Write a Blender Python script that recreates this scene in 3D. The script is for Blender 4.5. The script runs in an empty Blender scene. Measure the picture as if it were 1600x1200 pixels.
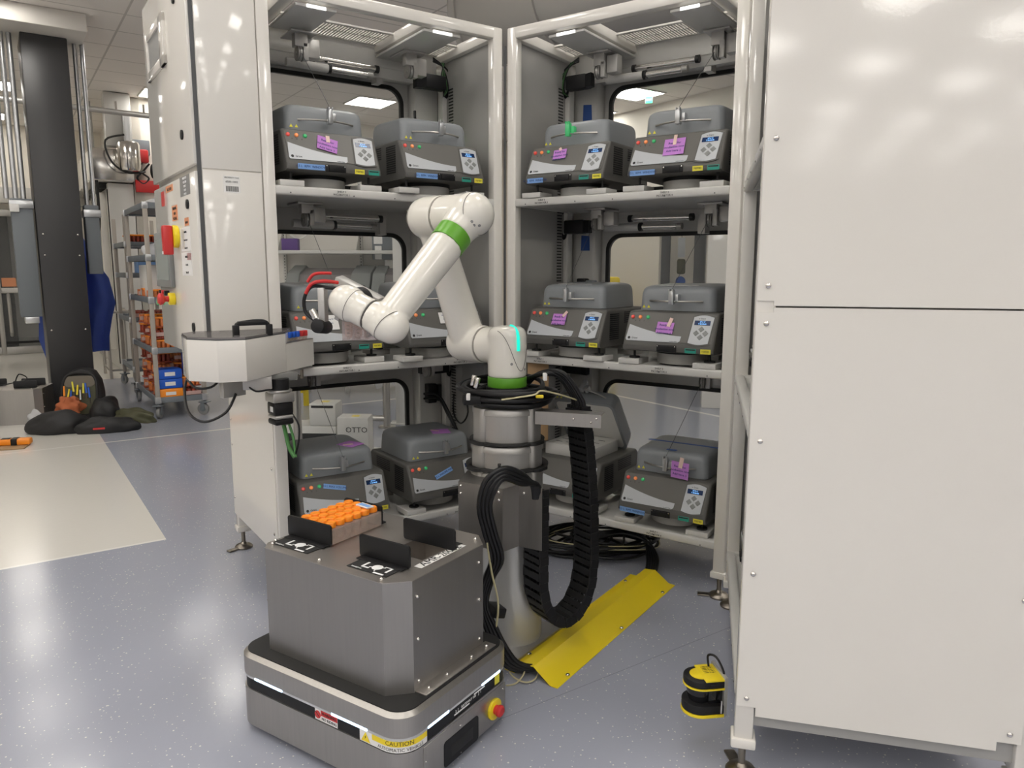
import bpy, bmesh, math, random
from mathutils import Vector, Matrix
random.seed(7)
PI = math.pi
R = math.radians
S = bpy.context.scene
C = S.collection

# ------------------------------------------------------------------ camera
cam_d = bpy.data.cameras.new('camera')
cam = bpy.data.objects.new('camera', cam_d)
C.objects.link(cam)
S.camera = cam
cam.location = (0, 0, 1.545)
cam_d.sensor_width = 36.0
cam_d.lens = 36.0 * 1166.6 / 1600.0
cam_d.clip_end = 200
cam.matrix_world = Matrix.Translation((0, 0, 1.545)) @ Matrix.Rotation(R(90 - 8.624), 4, 'X') @ Matrix.Rotation(R(0.11), 4, 'Z')

# ------------------------------------------------------------------ world, exposure
W = bpy.data.worlds.new('world')
S.world = W
W.use_nodes = True
W.node_tree.nodes['Background'].inputs[0].default_value = (0.9, 0.92, 1.0, 1)
W.node_tree.nodes['Background'].inputs[1].default_value = 0.25
S.view_settings.view_transform = 'Standard'
S.view_settings.look = 'None'
S.view_settings.gamma = 1
S.view_settings.exposure = 0.6
S.view_settings.use_curve_mapping = False
S.cycles.use_denoising = True
S.cycles.max_bounces = 8
S.cycles.diffuse_bounces = 6
S.cycles.glossy_bounces = 4
S.cycles.transparent_max_bounces = 16
S.cycles.sample_clamp_indirect = 6
S.cycles.caustics_reflective = False
S.cycles.caustics_refractive = False
LAMP = 9.0          # strength of every ceiling light's diffuser

# room axes: e1 runs along the left rack's front, e2 away from it
E1 = Vector((0.8251, 0.5650, 0)); E2 = Vector((-0.5650, 0.8251, 0))
RZ = math.atan2(E1.y, E1.x)
CEIL = 4.12
def RM(a, b, z=0.0):
    return E1 * a + E2 * b + Vector((0, 0, z))

# ------------------------------------------------------------------ materials
def _new(name):
    m = bpy.data.materials.new(name); m.use_nodes = True
    return m, m.node_tree, m.node_tree.nodes['Principled BSDF']
def mat(name, col, rough=0.5, metal=0.0, spec=0.5, bump=0, bscale=60, emit=0, ecol=None, var=0, vscale=4, aniso=0, coat=0):
    m, nt, b = _new(name)
    b.inputs['Base Color'].default_value = (*col, 1)
    b.inputs['Roughness'].default_value = rough
    b.inputs['Metallic'].default_value = metal
    b.inputs['Specular IOR Level'].default_value = spec
    if coat: b.inputs['Coat Weight'].default_value = coat; b.inputs['Coat Roughness'].default_value = 0.08
    if emit:
        b.inputs['Emission Color'].default_value = (*(ecol or col), 1)
        b.inputs['Emission Strength'].default_value = emit
    if bump or var:
        tc = nt.nodes.new('ShaderNodeTexCoord')
        n = nt.nodes.new('ShaderNodeTexNoise'); n.inputs['Scale'].default_value = bscale if bump else vscale
        nt.links.new(tc.outputs['Object'], n.inputs['Vector'])
        if bump:
            bp = nt.nodes.new('ShaderNodeBump'); bp.inputs['Strength'].default_value = bump; bp.inputs['Distance'].default_value = 0.002
            nt.links.new(n.outputs['Fac'], bp.inputs['Height']); nt.links.new(bp.outputs['Normal'], b.inputs['Normal'])
        if var:
            n2 = nt.nodes.new('ShaderNodeTexNoise'); n2.inputs['Scale'].default_value = vscale
            nt.links.new(tc.outputs['Object'], n2.inputs['Vector'])
            mx = nt.nodes.new('ShaderNodeMixRGB'); mx.inputs[1].default_value = (*[c * (1 - var) for c in col], 1)
            mx.inputs[2].default_value = (*[min(1, c * (1 + var)) for c in col], 1)
            nt.links.new(n2.outputs['Fac'], mx.inputs[0]); nt.links.new(mx.outputs[0], b.inputs['Base Color'])
    return m
def brushed(name, col, rough=0.35, streak=0.12, axis='Z'):
    m, nt, b = _new(name)
    b.inputs['Metallic'].default_value = 1.0
    tc = nt.nodes.new('ShaderNodeTexCoord'); mp = nt.nodes.new('ShaderNodeMapping')
    mp.inputs['Scale'].default_value = (40, 40, 1.5) if axis == 'Z' else (2, 60, 60)
    n = nt.nodes.new('ShaderNodeTexNoise'); n.inputs['Scale'].default_value = 3; n.inputs['Detail'].default_value = 6
    nt.links.new(tc.outputs['Object'], mp.inputs[0]); nt.links.new(mp.outputs[0], n.inputs['Vector'])
    mx = nt.nodes.new('ShaderNodeMixRGB')
    mx.inputs[1].default_value = (*[c * (1 - streak) for c in col], 1); mx.inputs[2].default_value = (*[min(1, c * (1 + streak)) for c in col], 1)
    nt.links.new(n.outputs['Fac'], mx.inputs[0]); nt.links.new(mx.outputs[0], b.inputs['Base Color'])
    mr = nt.nodes.new('ShaderNodeMapRange'); mr.inputs['To Min'].default_value = rough - 0.06; mr.inputs['To Max'].default_value = rough + 0.1
    nt.links.new(n.outputs['Fac'], mr.inputs['Value']); nt.links.new(mr.outputs[0], b.inputs['Roughness'])
    return m
def clear(name, col, alpha=0.15, rough=0.05):
    m, nt, b = _new(name)
    tr = nt.nodes.new('ShaderNodeBsdfTransparent'); tr.inputs[0].default_value = (*col, 1)
    gl = nt.nodes.new('ShaderNodeBsdfGlossy'); gl.inputs['Roughness'].default_value = rough
    b.inputs['Base Color'].default_value = (*col, 1); b.inputs['Roughness'].default_value = rough
    mx = nt.nodes.new('ShaderNodeMixShader'); mx.inputs[0].default_value = alpha
    nt.links.new(tr.outputs[0], mx.inputs[1]); nt.links.new(b.outputs[0], mx.inputs[2])
    nt.links.new(mx.outputs[0], nt.nodes['Material Output'].inputs['Surface'])
    return m
M = {}
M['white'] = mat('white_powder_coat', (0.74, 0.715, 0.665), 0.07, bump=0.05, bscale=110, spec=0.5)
M['inner'] = mat('shade_painted_inner_panel', (0.36, 0.355, 0.34), 0.15, bump=0.03, bscale=110)  # glossy white inner walls, with their shade put into the base colour
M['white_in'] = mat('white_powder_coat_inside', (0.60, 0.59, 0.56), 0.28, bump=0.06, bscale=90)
M['robot'] = mat('cream_robot_paint', (0.76, 0.735, 0.665), 0.18, coat=0.3)
M['robot2'] = mat('grey_cream_joint', (0.42, 0.40, 0.36), 0.4)  # greyer cream, the joint rings' own even colour
M['green'] = mat('green_band', (0.12, 0.36, 0.03), 0.3)
M['teal'] = mat('teal_status_light', (0.0, 0.25, 0.18), 0.4, emit=0.62, ecol=(0.0, 0.95, 0.66))
M['seam'] = mat('dark_joint_line', (0.10, 0.095, 0.09), 0.6)
M['black'] = mat('black_plastic', (0.012, 0.012, 0.013), 0.45, spec=0.3)
M['rubber'] = mat('black_rubber', (0.012, 0.012, 0.012), 0.55)
M['cable'] = mat('black_cable_jacket', (0.009, 0.009, 0.010), 0.36, spec=0.35)
M['housing'] = mat('dark_grey_moulded_plastic', (0.105, 0.102, 0.094), 0.5, bump=0.25, bscale=500)
M['housing2'] = mat('grey_brown_front_panel', (0.125, 0.12, 0.108), 0.42)
M['lid'] = mat('mid_grey_moulded_plastic', (0.235, 0.25, 0.262), 0.4, bump=0.15, bscale=500)
M['silver'] = mat('silver_grey_label', (0.50, 0.52, 0.54), 0.35)
M['steel'] = brushed('brushed_steel', (0.46, 0.44, 0.41), 0.36, 0.10)
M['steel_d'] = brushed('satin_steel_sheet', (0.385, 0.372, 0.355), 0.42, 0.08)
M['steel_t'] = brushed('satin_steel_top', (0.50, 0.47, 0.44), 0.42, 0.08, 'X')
M['chrome'] = mat('polished_metal', (0.72, 0.70, 0.67), 0.16, 1.0)
M['bronze'] = mat('dull_bronze_steel', (0.30, 0.27, 0.23), 0.34, 1.0)
M['alu'] = mat('cast_aluminium', (0.42, 0.41, 0.39), 0.42, 0.75, bump=0.1, bscale=300)
M['alu_w'] = mat('satin_white_metal', (0.55, 0.55, 0.54), 0.25, 0.35)
M['alu_l'] = mat('light_anodised_aluminium', (0.50, 0.49, 0.47), 0.4, 0.6)
M['grey'] = mat('mid_grey_paint', (0.24, 0.24, 0.235), 0.45)
M['grey_d'] = mat('dark_grey_paint', (0.075, 0.077, 0.080), 0.4, bump=0.05)
M['column'] = mat('dark_grey_column_cover', (0.042, 0.042, 0.044), 0.38, bump=0.06, bscale=20)
M['galv'] = mat('galvanised_conduit', (0.55, 0.56, 0.57), 0.28, 0.85)
M['yellow'] = mat('safety_yellow', (0.86, 0.66, 0.02), 0.3)
M['yellow_l'] = mat('yellow_sticker', (0.80, 0.72, 0.06), 0.5)
M['teal_l'] = mat('teal_sticker', (0.02, 0.30, 0.23), 0.5)
M['blue_l'] = mat('pale_blue_sticker', (0.20, 0.38, 0.72), 0.5)
M['blue_t'] = mat('blue_masking_tape', (0.03, 0.09, 0.32), 0.6)
M['ink'] = mat('dark_blue_ink', (0.01, 0.03, 0.16), 0.6)
M['blackink'] = mat('black_print', (0.02, 0.02, 0.02), 0.6)
M['whiteink'] = mat('white_print', (0.85, 0.85, 0.85), 0.5)
M['purple'] = mat('purple_paper_note', (0.52, 0.22, 0.62), 0.7)
M['purple_d'] = mat('deep_purple_plastic', (0.10, 0.04, 0.22), 0.5)
M['masking'] = mat('pale_masking_tape', (0.78, 0.58, 0.50), 0.6)
M['paper'] = mat('white_paper', (0.80, 0.79, 0.77), 0.6)
M['red'] = mat('red_button', (0.55, 0.03, 0.03), 0.35)
M['red_l'] = mat('red_indicator', (0.75, 0.10, 0.08), 0.2, emit=0.12)
M['orange_l'] = mat('orange_indicator', (0.85, 0.28, 0.10), 0.2, emit=0.15)
M['green_l'] = mat('green_indicator', (0.06, 0.45, 0.16), 0.2, emit=0.12)
M['lcd'] = mat('blue_lcd', (0.01, 0.03, 0.10), 0.2)
M['lcd_t'] = mat('lit_lcd_text', (0.25, 0.55, 0.95), 0.4, emit=0.9, ecol=(0.2, 0.5, 1.0))
M['foot'] = mat('white_machined_plastic', (0.60, 0.59, 0.56), 0.5)
M['orange'] = mat('orange_tube_cap', (0.95, 0.30, 0.02), 0.35)
M['orange_l2'] = mat('orange_label', (0.72, 0.30, 0.15), 0.5)
M['tube'] = clear('clear_tube_plastic', (0.93, 0.86, 0.80), 0.22, 0.2)
M['acrylic'] = clear('clear_acrylic', (0.93, 0.90, 0.90), 0.18, 0.08)
M['smoke'] = clear('smoked_acrylic', (0.45, 0.42, 0.42), 0.45, 0.05)
M['glass'] = clear('window_glass', (0.96, 0.97, 0.97), 0.06, 0.02)
M['film'] = clear('plastic_film', (0.95, 0.95, 0.97), 0.35, 0.25)
M['film2'] = clear('crumpled_film', (0.93, 0.94, 0.96), 0.45, 0.2)
M['black_g'] = mat('gloss_black', (0.01, 0.01, 0.012), 0.08)
M['paper2'] = mat('pink_print', (0.62, 0.42, 0.38), 0.6)
M['led'] = mat('led_white', (0.8, 0.9, 1.0), 0.3, emit=2.6, ecol=(0.50, 0.74, 1.0))
M['led_soft'] = mat('unlit_light_guide', (0.55, 0.56, 0.58), 0.3)
M['strip'] = mat('white_led_strip', (1, 1, 0.97), 0.3, emit=0.8)
M['lamp'] = mat('ceiling_diffuser', (1, 0.98, 0.94), 0.5, emit=LAMP, ecol=(1.0, 0.96, 0.895))
M['exit'] = mat('lit_exit_sign', (0.05, 0.9, 0.35), 0.5, emit=1.5, ecol=(0.05, 0.9, 0.4))
M['ring'] = mat('lit_green_ring', (0.2, 0.9, 0.2), 0.5, emit=1.2, ecol=(0.3, 1.0, 0.2))
M['screen'] = mat('grey_touch_screen', (0.20, 0.25, 0.26), 0.12)
M['screen_l'] = mat('lit_pale_screen', (0.35, 0.5, 0.55), 0.2, emit=0.55, ecol=(0.55, 0.75, 0.85))
M['bezel'] = mat('grey_hmi_bezel', (0.22, 0.23, 0.225), 0.45)
M['wall'] = mat('cream_wall_paint', (0.80, 0.76, 0.68), 0.6, bump=0.03, bscale=30)
M['wall_w'] = mat('off_white_wall_panel', (0.72, 0.69, 0.64), 0.4)
M['coat'] = mat('blue_lab_coat_cloth', (0.11, 0.17, 0.50), 0.85, bump=0.3, bscale=40)
M['green_c'] = mat('green_cable', (0.06, 0.20, 0.05), 0.5)
M['red_c'] = mat('red_cable', (0.55, 0.02, 0.02), 0.4)
M['yellow_c'] = mat('pale_yellow_cable', (0.55, 0.50, 0.30), 0.4)
M['bag'] = mat('black_nylon', (0.014, 0.014, 0.015), 0.6, bump=0.5, bscale=60)
M['bag_m'] = mat('grey_mesh_lining', (0.16, 0.14, 0.11), 0.8, bump=0.5, bscale=150)
M['orange_cl'] = mat('orange_cloth', (0.45, 0.13, 0.05), 0.8, bump=0.4, bscale=30)
M['olive'] = mat('olive_fabric', (0.07, 0.07, 0.035), 0.6, bump=0.4, bscale=40)
M['wood'] = mat('tan_board', (0.35, 0.22, 0.11), 0.6)
M['blue_b'] = mat('bright_blue_plastic', (0.01, 0.10, 0.55), 0.4)
M['amber'] = mat('amber_pack', (0.30, 0.045, 0.02), 0.3, var=0.6, vscale=40)
M['amber2'] = mat('orange_pack', (0.65, 0.20, 0.06), 0.4, var=0.5, vscale=40)
M['shelf_g'] = mat('grey_plastic_shelf', (0.17, 0.19, 0.21), 0.5)
M['shelf_p'] = mat('taupe_shelf_post', (0.42, 0.38, 0.33), 0.45)
M['duct'] = mat('insulated_duct', (0.34, 0.33, 0.31), 0.45, bump=0.3, bscale=3)
M['fleck'] = M['wood']

def floor_mat():
    m, nt, b = _new('speckled_resin_floor'); N = nt.nodes; Lk = nt.links
    tc = N.new('ShaderNodeTexCoord'); sp = N.new('ShaderNodeSeparateXYZ'); Lk.new(tc.outputs['Object'], sp.inputs[0])
    def mth(op, a, bb=None, c=None):
        n = N.new('ShaderNodeMath'); n.operation = op
        for i, v in enumerate((a, bb, c)):
            if v is None: continue
            if isinstance(v, (int, float)): n.inputs[i].default_value = v
            else: Lk.new(v, n.inputs[i])
        return n.outputs[0]
    x, y = sp.outputs[0], sp.outputs[1]
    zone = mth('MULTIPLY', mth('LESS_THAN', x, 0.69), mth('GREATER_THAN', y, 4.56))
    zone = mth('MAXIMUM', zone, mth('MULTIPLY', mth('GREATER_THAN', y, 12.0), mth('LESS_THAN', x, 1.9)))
    line = mth('MULTIPLY', mth('COMPARE', y, 7.53, 0.016), mth('LESS_THAN', x, 2.6))
    line2 = mth('MULTIPLY', mth('COMPARE', x, 0.675, 0.014), mth('GREATER_THAN', y, 4.56))
    line3 = mth('MULTIPLY', mth('COMPARE', y, 4.565, 0.012), mth('LESS_THAN', x, 0.69))
    far = mth('MULTIPLY', mth('COMPARE', y, 8.2, 0.03), mth('GREATER_THAN', x, 3.0))
    far2 = mth('MULTIPLY', mth('COMPARE', x, 6.3, 0.03), mth('GREATER_THAN', y, 3.0))
    line = mth('MAXIMUM', mth('MAXIMUM', line, line3), mth('MAXIMUM', far, far2))
    # mottled blue grey
    no = N.new('ShaderNodeTexNoise'); no.inputs['Scale'].default_value = 1.3; no.inputs['Detail'].default_value = 5
    Lk.new(tc.outputs['Object'], no.inputs['Vector'])
    mx = N.new('ShaderNodeMixRGB'); mx.inputs[1].default_value = (0.330, 0.345, 0.408, 1); mx.inputs[2].default_value = (0.368, 0.383, 0.445, 1)
    Lk.new(no.outputs['Fac'], mx.inputs[0])
    # flecks
    vo = N.new('ShaderNodeTexVoronoi'); vo.inputs['Scale'].default_value = 72; Lk.new(tc.outputs['Object'], vo.inputs['Vector'])
    cs = N.new('ShaderNodeSeparateColor'); Lk.new(vo.outputs['Color'], cs.inputs[0])
    fl = mth('MULTIPLY', mth('LESS_THAN', vo.outputs['Distance'], mth('MULTIPLY', cs.outputs[1], 0.24)), mth('GREATER_THAN', cs.outputs[0], 0.42))
    m2 = N.new('ShaderNodeMixRGB'); m2.inputs[2].default_value = (0.78, 0.76, 0.68, 1); Lk.new(mx.outputs[0], m2.inputs[1])
    Lk.new(mth('MULTIPLY', fl, 0.8), m2.inputs[0])
    # a darker seam of the sheet
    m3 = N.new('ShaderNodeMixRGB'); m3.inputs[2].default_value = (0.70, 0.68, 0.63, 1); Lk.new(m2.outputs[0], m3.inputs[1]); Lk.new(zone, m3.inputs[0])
    m4 = N.new('ShaderNodeMixRGB'); m4.inputs[2].default_value = (0.80, 0.79, 0.75, 1); Lk.new(m3.outputs[0], m4.inputs[1]); Lk.new(mth('MULTIPLY', line, 0.9), m4.inputs[0])
    seam = mth('MAXIMUM', mth('COMPARE', y, 0.17, 0.0015), mth('COMPARE', y, 2.0, 0.0015))
    m5 = N.new('ShaderNodeMixRGB'); m5.inputs[2].default_value = (0.16, 0.16, 0.19, 1); Lk.new(m4.outputs[0], m5.inputs[1]); Lk.new(mth('MULTIPLY', seam, 0.6), m5.inputs[0])
    Lk.new(m5.outputs[0], b.inputs['Base Color'])
    b.inputs['Roughness'].default_value = 0.16; b.inputs['Specular IOR Level'].default_value = 0.5
    n3 = N.new('ShaderNodeTexNoise'); n3.inputs['Scale'].default_value = 35; Lk.new(tc.outputs['Object'], n3.inputs['Vector'])
    bp = N.new('ShaderNodeBump'); bp.inputs['Strength'].default_value = 0.10; bp.inputs['Distance'].default_value = 0.003
    Lk.new(n3.outputs['Fac'], bp.inputs['Height']); Lk.new(bp.outputs[0], b.inputs['Normal'])
    return m
def tile_mat():
    m, nt, b = _new('ceiling_tiles'); N = nt.nodes; Lk = nt.links
    tc = N.new('ShaderNodeTexCoord'); sp = N.new('ShaderNodeSeparateXYZ'); Lk.new(tc.outputs['Object'], sp.inputs[0])
    def mth(op, a, bb=None, c=None):
        n = N.new('ShaderNodeMath'); n.operation = op
        for i, v in enumerate((a, bb, c)):
            if v is None: continue
            if isinstance(v, (int, float)): n.inputs[i].default_value = v
            else: Lk.new(v, n.inputs[i])
        return n.outputs[0]
    def grid(v, ph, sp_, w):
        f = mth('FRACT', mth('DIVIDE', mth('SUBTRACT', v, ph - 200 * sp_), sp_))
        d = mth('ABSOLUTE', mth('SUBTRACT', f, 0.5))
        return mth('GREATER_THAN', d, 0.5 - w / sp_ / 2)
    g = mth('MAXIMUM', grid(sp.outputs[0], 1.31, 1.28, 0.022), grid(sp.outputs[1], 8.91, 0.64, 0.022))
    mx = N.new('ShaderNodeMixRGB'); mx.inputs[1].default_value = (0.84, 0.80, 0.76, 1); mx.inputs[2].default_value = (0.56, 0.53, 0.50, 1)
    Lk.new(g, mx.inputs[0]); Lk.new(mx.outputs[0], b.inputs['Base Color']); b.inputs['Roughness'].default_value = 0.8
    return m
M['floor'] = floor_mat(); M['tiles'] = tile_mat()

# ------------------------------------------------------------------ mesh helpers
def rotm(rx=0, ry=0, rz=0):
    return Matrix.Rotation(R(rz), 4, 'Z') @ Matrix.Rotation(R(ry), 4, 'Y') @ Matrix.Rotation(R(rx), 4, 'X')
def frame(o, x, y, z):
    m = Matrix.Identity(4)
    for i, v in enumerate((x, y, z)):
        for k in range(3): m[k][i] = v[k]
    for k in range(3): m[k][3] = o[k]
    return m
def align(p0, p1):
    p0, p1 = Vector(p0), Vector(p1); d = (p1 - p0)
    q = d.to_track_quat('Z', 'Y').to_matrix().to_4x4()
    return Matrix.Translation(p0) @ q, d.length
class MB:
    def __init__(s): s.b = bmesh.new()
    def add(s, t, M_=None):
        if M_ is not None: bmesh.ops.transform(t, matrix=M_, verts=t.verts)
        me = bpy.data.meshes.new('tmp'); t.to_mesh(me); t.free(); s.b.from_mesh(me); bpy.data.meshes.remove(me)
        return s
    def box(s, x0, x1, y0, y1, z0, z1, bev=0, M_=None, seg=2):
        t = bmesh.new(); bmesh.ops.create_cube(t, size=1)
        bmesh.ops.transform(t, matrix=Matrix.Translation(((x0 + x1) / 2, (y0 + y1) / 2, (z0 + z1) / 2)) @ Matrix.Diagonal((x1 - x0, y1 - y0, z1 - z0, 1)), verts=t.verts)
        if bev: bmesh.ops.bevel(t, geom=t.edges[:], offset=bev, segments=seg, profile=0.5, affect='EDGES', clamp_overlap=True)
        return s.add(t, M_)
    def cyl(s, p0, p1, r, r2=None, seg=20, M_=None, bev=0):
        A, L = align(p0, p1); t = bmesh.new()
        bmesh.ops.create_cone(t, cap_ends=True, segments=seg, radius1=r, radius2=r if r2 is None else r2, depth=L)
        if bev:
            e = [e for e in t.edges if abs(e.verts[0].co.z - e.verts[1].co.z) < 1e-7]
            bmesh.ops.bevel(t, geom=e, offset=bev, segments=2, profile=0.5, affect='EDGES')
        bmesh.ops.transform(t, matrix=A @ Matrix.Translation((0, 0, L / 2)), verts=t.verts)
        return s.add(t, M_)
    def sph(s, c, r, sx=1, sy=1, sz=1, u=20, v=12, M_=None):
        t = bmesh.new(); bmesh.ops.create_uvsphere(t, u_segments=u, v_segments=v, radius=r)
        bmesh.ops.transform(t, matrix=Matrix.Translation(c) @ Matrix.Diagonal((sx, sy, sz, 1)), verts=t.verts)
        return s.add(t, M_)
    def prism(s, pts, h0, h1, M_=None, bev=0):
        """polygon in xy, extruded z h0..h1"""
        t = bmesh.new(); a = [t.verts.new((x, y, h0)) for x, y in pts]
        f = t.faces.new(a); r = bmesh.ops.extrude_face_region(t, geom=[f])
        vs = [v for v in r['geom'] if isinstance(v, bmesh.types.BMVert)]
        bmesh.ops.translate(t, vec=(0, 0, h1 - h0), verts=vs)
        bmesh.ops.recalc_face_normals(t, faces=t.faces[:])
        if bev: bmesh.ops.bevel(t, geom=t.edges[:], offset=bev, segments=2, profile=0.5, affect='EDGES')
        return s.add(t, M_)
    def loft(s, rings, M_=None, cap=True):
        t = bmesh.new(); vr = [[t.verts.new(p) for p in r] for r in rings]; n = len(rings[0])
        for a, b in zip(vr, vr[1:]):
            for i in range(n): t.faces.new((a[i], a[(i + 1) % n], b[(i + 1) % n], b[i]))
        if cap: t.faces.new(vr[0][::-1]); t.faces.new(vr[-1])
        bmesh.ops.recalc_face_normals(t, faces=t.faces[:])
        return s.add(t, M_)
    def lathe(s, prof, seg=28, M_=None):
        t = bmesh.new(); vr = []
        for r, z in prof:
            r = max(r, 1e-5); vr.append([t.verts.new((r * math.cos(2 * PI * i / seg), r * math.sin(2 * PI * i / seg), z)) for i in range(seg)])
        for a, b in zip(vr, vr[1:]):
            for i in range(seg): t.faces.new((a[i], a[(i + 1) % seg], b[(i + 1) % seg], b[i]))
        t.faces.new(vr[0][::-1]); t.faces.new(vr[-1])
        bmesh.ops.recalc_face_normals(t, faces=t.faces[:])
        return s.add(t, M_)
    def tube(s, pts, r, seg=8, M_=None, smooth=True, closed=False):
        P = [Vector(p) for p in pts]
        if smooth: P = spline(P, 5, closed)
        n = len(P); t = bmesh.new(); rings = []; up = None
        for i in range(n):
            if closed: d = (P[(i + 1) % n] - P[i - 1]).normalized()
            else: d = (P[min(i + 1, n - 1)] - P[max(i - 1, 0)]).normalized()
            if up is None:
                up = d.orthogonal().normalized()
            up = (up - d * up.dot(d)).normalized(); w = d.cross(up)
            rr = r(i / (n - 1)) if callable(r) else r
            rings.append([t.verts.new(P[i] + up * rr * math.cos(2 * PI * k / seg) + w * rr * math.sin(2 * PI * k / seg)) for k in range(seg)])
        for a, b in zip(rings, rings[1:] + (rings[:1] if closed else [])):
            for k in range(seg): t.faces.new((a[k], a[(k + 1) % seg], b[(k + 1) % seg], b[k]))
        if not closed: t.faces.new(rings[0][::-1]); t.faces.new(rings[-1])
        bmesh.ops.recalc_face_normals(t, faces=t.faces[:])
        return s.add(t, M_)
    def mesh(s, name, ang=38):
        me = bpy.data.meshes.new(name); s.b.to_mesh(me); s.b.free()
        for p in me.polygons: p.use_smooth = True
        me.set_sharp_from_angle(angle=R(ang))
        return me
    def build(s, name, m, parent=None, loc=None, rz=None, **kw):
        me = s.mesh(name); me.materials.append(M[m] if isinstance(m, str) else m)
        o = bpy.data.objects.new(name, me); C.objects.link(o)
        if parent is not None: o.parent = parent
        if loc is not None: o.location = loc
        if rz is not None: o.rotation_euler.z = rz
        for k, v in kw.items(): o[k] = v
        return o
def spline(P, k=5, closed=False):
    out = []; n = len(P)
    rng = range(n) if closed else range(n - 1)
    for i in rng:
        if closed: a, b, c, d = P[i - 1], P[i], P[(i + 1) % n], P[(i + 2) % n]
        else: a, b, c, d = P[max(i - 1, 0)], P[i], P[i + 1], P[min(i + 2, n - 1)]
        for j in range(k):
            t = j / k
            out.append(0.5 * ((2 * b) + (c - a) * t + (2 * a - 5 * b + 4 * c - d) * t * t + (3 * b - a - 3 * c + d) * t ** 3))
    if not closed: out.append(P[-1])
    return out
def rr(x0, x1, y0, y1, r, n=5):
    out = []
    for cx, cy, a in ((x1 - r, y1 - r, 0), (x0 + r, y1 - r, 90), (x0 + r, y0 + r, 180), (x1 - r, y0 + r, 270)):
        for i in range(n + 1):
            t = R(a + 90 * i / n); out.append((cx + r * math.cos(t), cy + r * math.sin(t)))
    return out
def ring3(x0, x1, y0, y1, r, z, n=5): return [(x, y, z) for x, y in rr(x0, x1, y0, y1, r, n)]
def thing(name, label, cat, loc=(0, 0, 0), rz=0, group=None):
    o = bpy.data.objects.new(name, None); C.objects.link(o); o.empty_display_size = 0.1
    o.location = loc; o.rotation_euler = (0, 0, rz); o['label'] = label; o['category'] = cat
    if group: o['group'] = group
    return o
def tag(o, label, cat, group=None):
    o['label'] = label; o['category'] = cat
    if group: o['group'] = group
    return o
def struct(o): o['kind'] = 'structure'; return o
_tx = {}
def text(name, s, size, m, parent, MX, ax='CENTER', ext=0.0004):
    key = (s, size, ax, ext, m)
    if key not in _tx:
        cu = bpy.data.curves.new('t', 'FONT'); cu.body = s; cu.size = size; cu.align_x = ax; cu.align_y = 'CENTER'; cu.extrude = ext; cu.resolution_u = 2
        o = bpy.data.objects.new('t', cu); C.objects.link(o)
        me = bpy.data.meshes.new_from_object(o.evaluated_get(bpy.context.evaluated_depsgraph_get()))
        bpy.data.objects.remove(o); bpy.data.curves.remove(cu)
        me.materials.clear(); me.materials.append(M[m]); _tx[key] = me
    o = bpy.data.objects.new(name, _tx[key]); C.objects.link(o); o.parent = parent; o.matrix_local = MX
    return o
_cache = {}
def part(name, key, fn, m, parent, MX=None, **kw):
    """fn(MB) fills a mesh once per key; later calls share it"""
    k = (name, key, m)
    if k not in _cache:
        b = MB(); fn(b); me = b.mesh(name); me.materials.append(M[m]); _cache[k] = me
    o = bpy.data.objects.new(name, _cache[k]); C.objects.link(o); o.parent = parent
    if MX is not None: o.matrix_local = MX
    for a, v in kw.items(): o[a] = v
    return o
#SECTION room
def L3(x0, x1, y0, y1, z0, z1, name, m):
    o = MB().box(x0, x1, y0, y1, z0, z1).build(name, m, rz=RZ); return struct(o)
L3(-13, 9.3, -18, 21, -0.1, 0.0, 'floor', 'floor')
L3(-13, 9.3, -18, 21, CEIL, CEIL + 0.1, 'ceiling', 'tiles')
L3(-13, -0.55, 16.6, 16.8, 0, CEIL, 'wall_far', 'wall')
L3(1.05, 2.0, 16.6, 16.8, 0, CEIL, 'wall_far', 'wall')
L3(-0.55, 1.05, 16.6, 16.8, 2.62, CEIL, 'wall_far', 'wall')
L3(1.86, 2.0, 12.95, 16.8, 0, CEIL, 'wall_side', 'wall_w')
L3(1.86, 8.9, 12.95, 13.15, 0, CEIL, 'wall_back', 'wall')
L3(8.75, 8.95, -17, 13.15, 0, CEIL, 'wall_right', 'wall')
L3(-12.8, 9, -16.5, -16.3, 0, CEIL, 'wall_rear', 'wall')
L3(-12, -11.8, -16.5, 16.8, 0, CEIL, 'wall_left', 'wall')
L3(-13, 9.3, 20.6, 20.8, 0, CEIL, 'wall_beyond', 'wall')
# glazed door in the far wall, with the next room's dark pillar seen through it
fr = MB()
for a, b_ in ((-0.55, -0.43), (0.93, 1.05), (-0.02, 0.06)): fr.box(a, b_, 16.52, 16.66, 0, 2.62, 0.01)
for z0, z1 in ((2.5, 2.62), (0, 0.14)): fr.box(-0.55, 1.05, 16.53, 16.65, z0, z1, 0.01)
fr.box(0.06, 0.93, 16.53, 16.63, 1.12, 1.22, 0.01)
door = struct(fr.build('door_1', 'alu_l', rz=RZ))
MB().box(0.06, 0.93, 16.57, 16.58, 0.14, 2.5).build('door_glass', 'glass', door)
MB().box(-0.43, -0.02, 16.57, 16.58, 0.14, 2.5).build('door_glass', 'glass', door)
MB().tube([(0.16, 16.50, 0.35), (0.16, 16.44, 0.4), (0.16, 16.44, 1.05), (0.16, 16.50, 1.1)], 0.03, smooth=False).build('door_handle', 'alu_l', door)
MB().box(0.08, 0.30, 16.555, 16.56, 1.24, 1.40).build('door_sign', 'orange_l2', door)
MB().box(0.06, 0.93, 16.50, 16.53, 0.20, 0.24).build('door_label', 'black', door)
tag(MB().box(-0.25, 0.28, 18.3, 18.8, 0, CEIL - 0.02, 0.01).build('column', 'column', rz=RZ), 'dark grey pillar seen through the glazed door at the far left', 'pillar')
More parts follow.
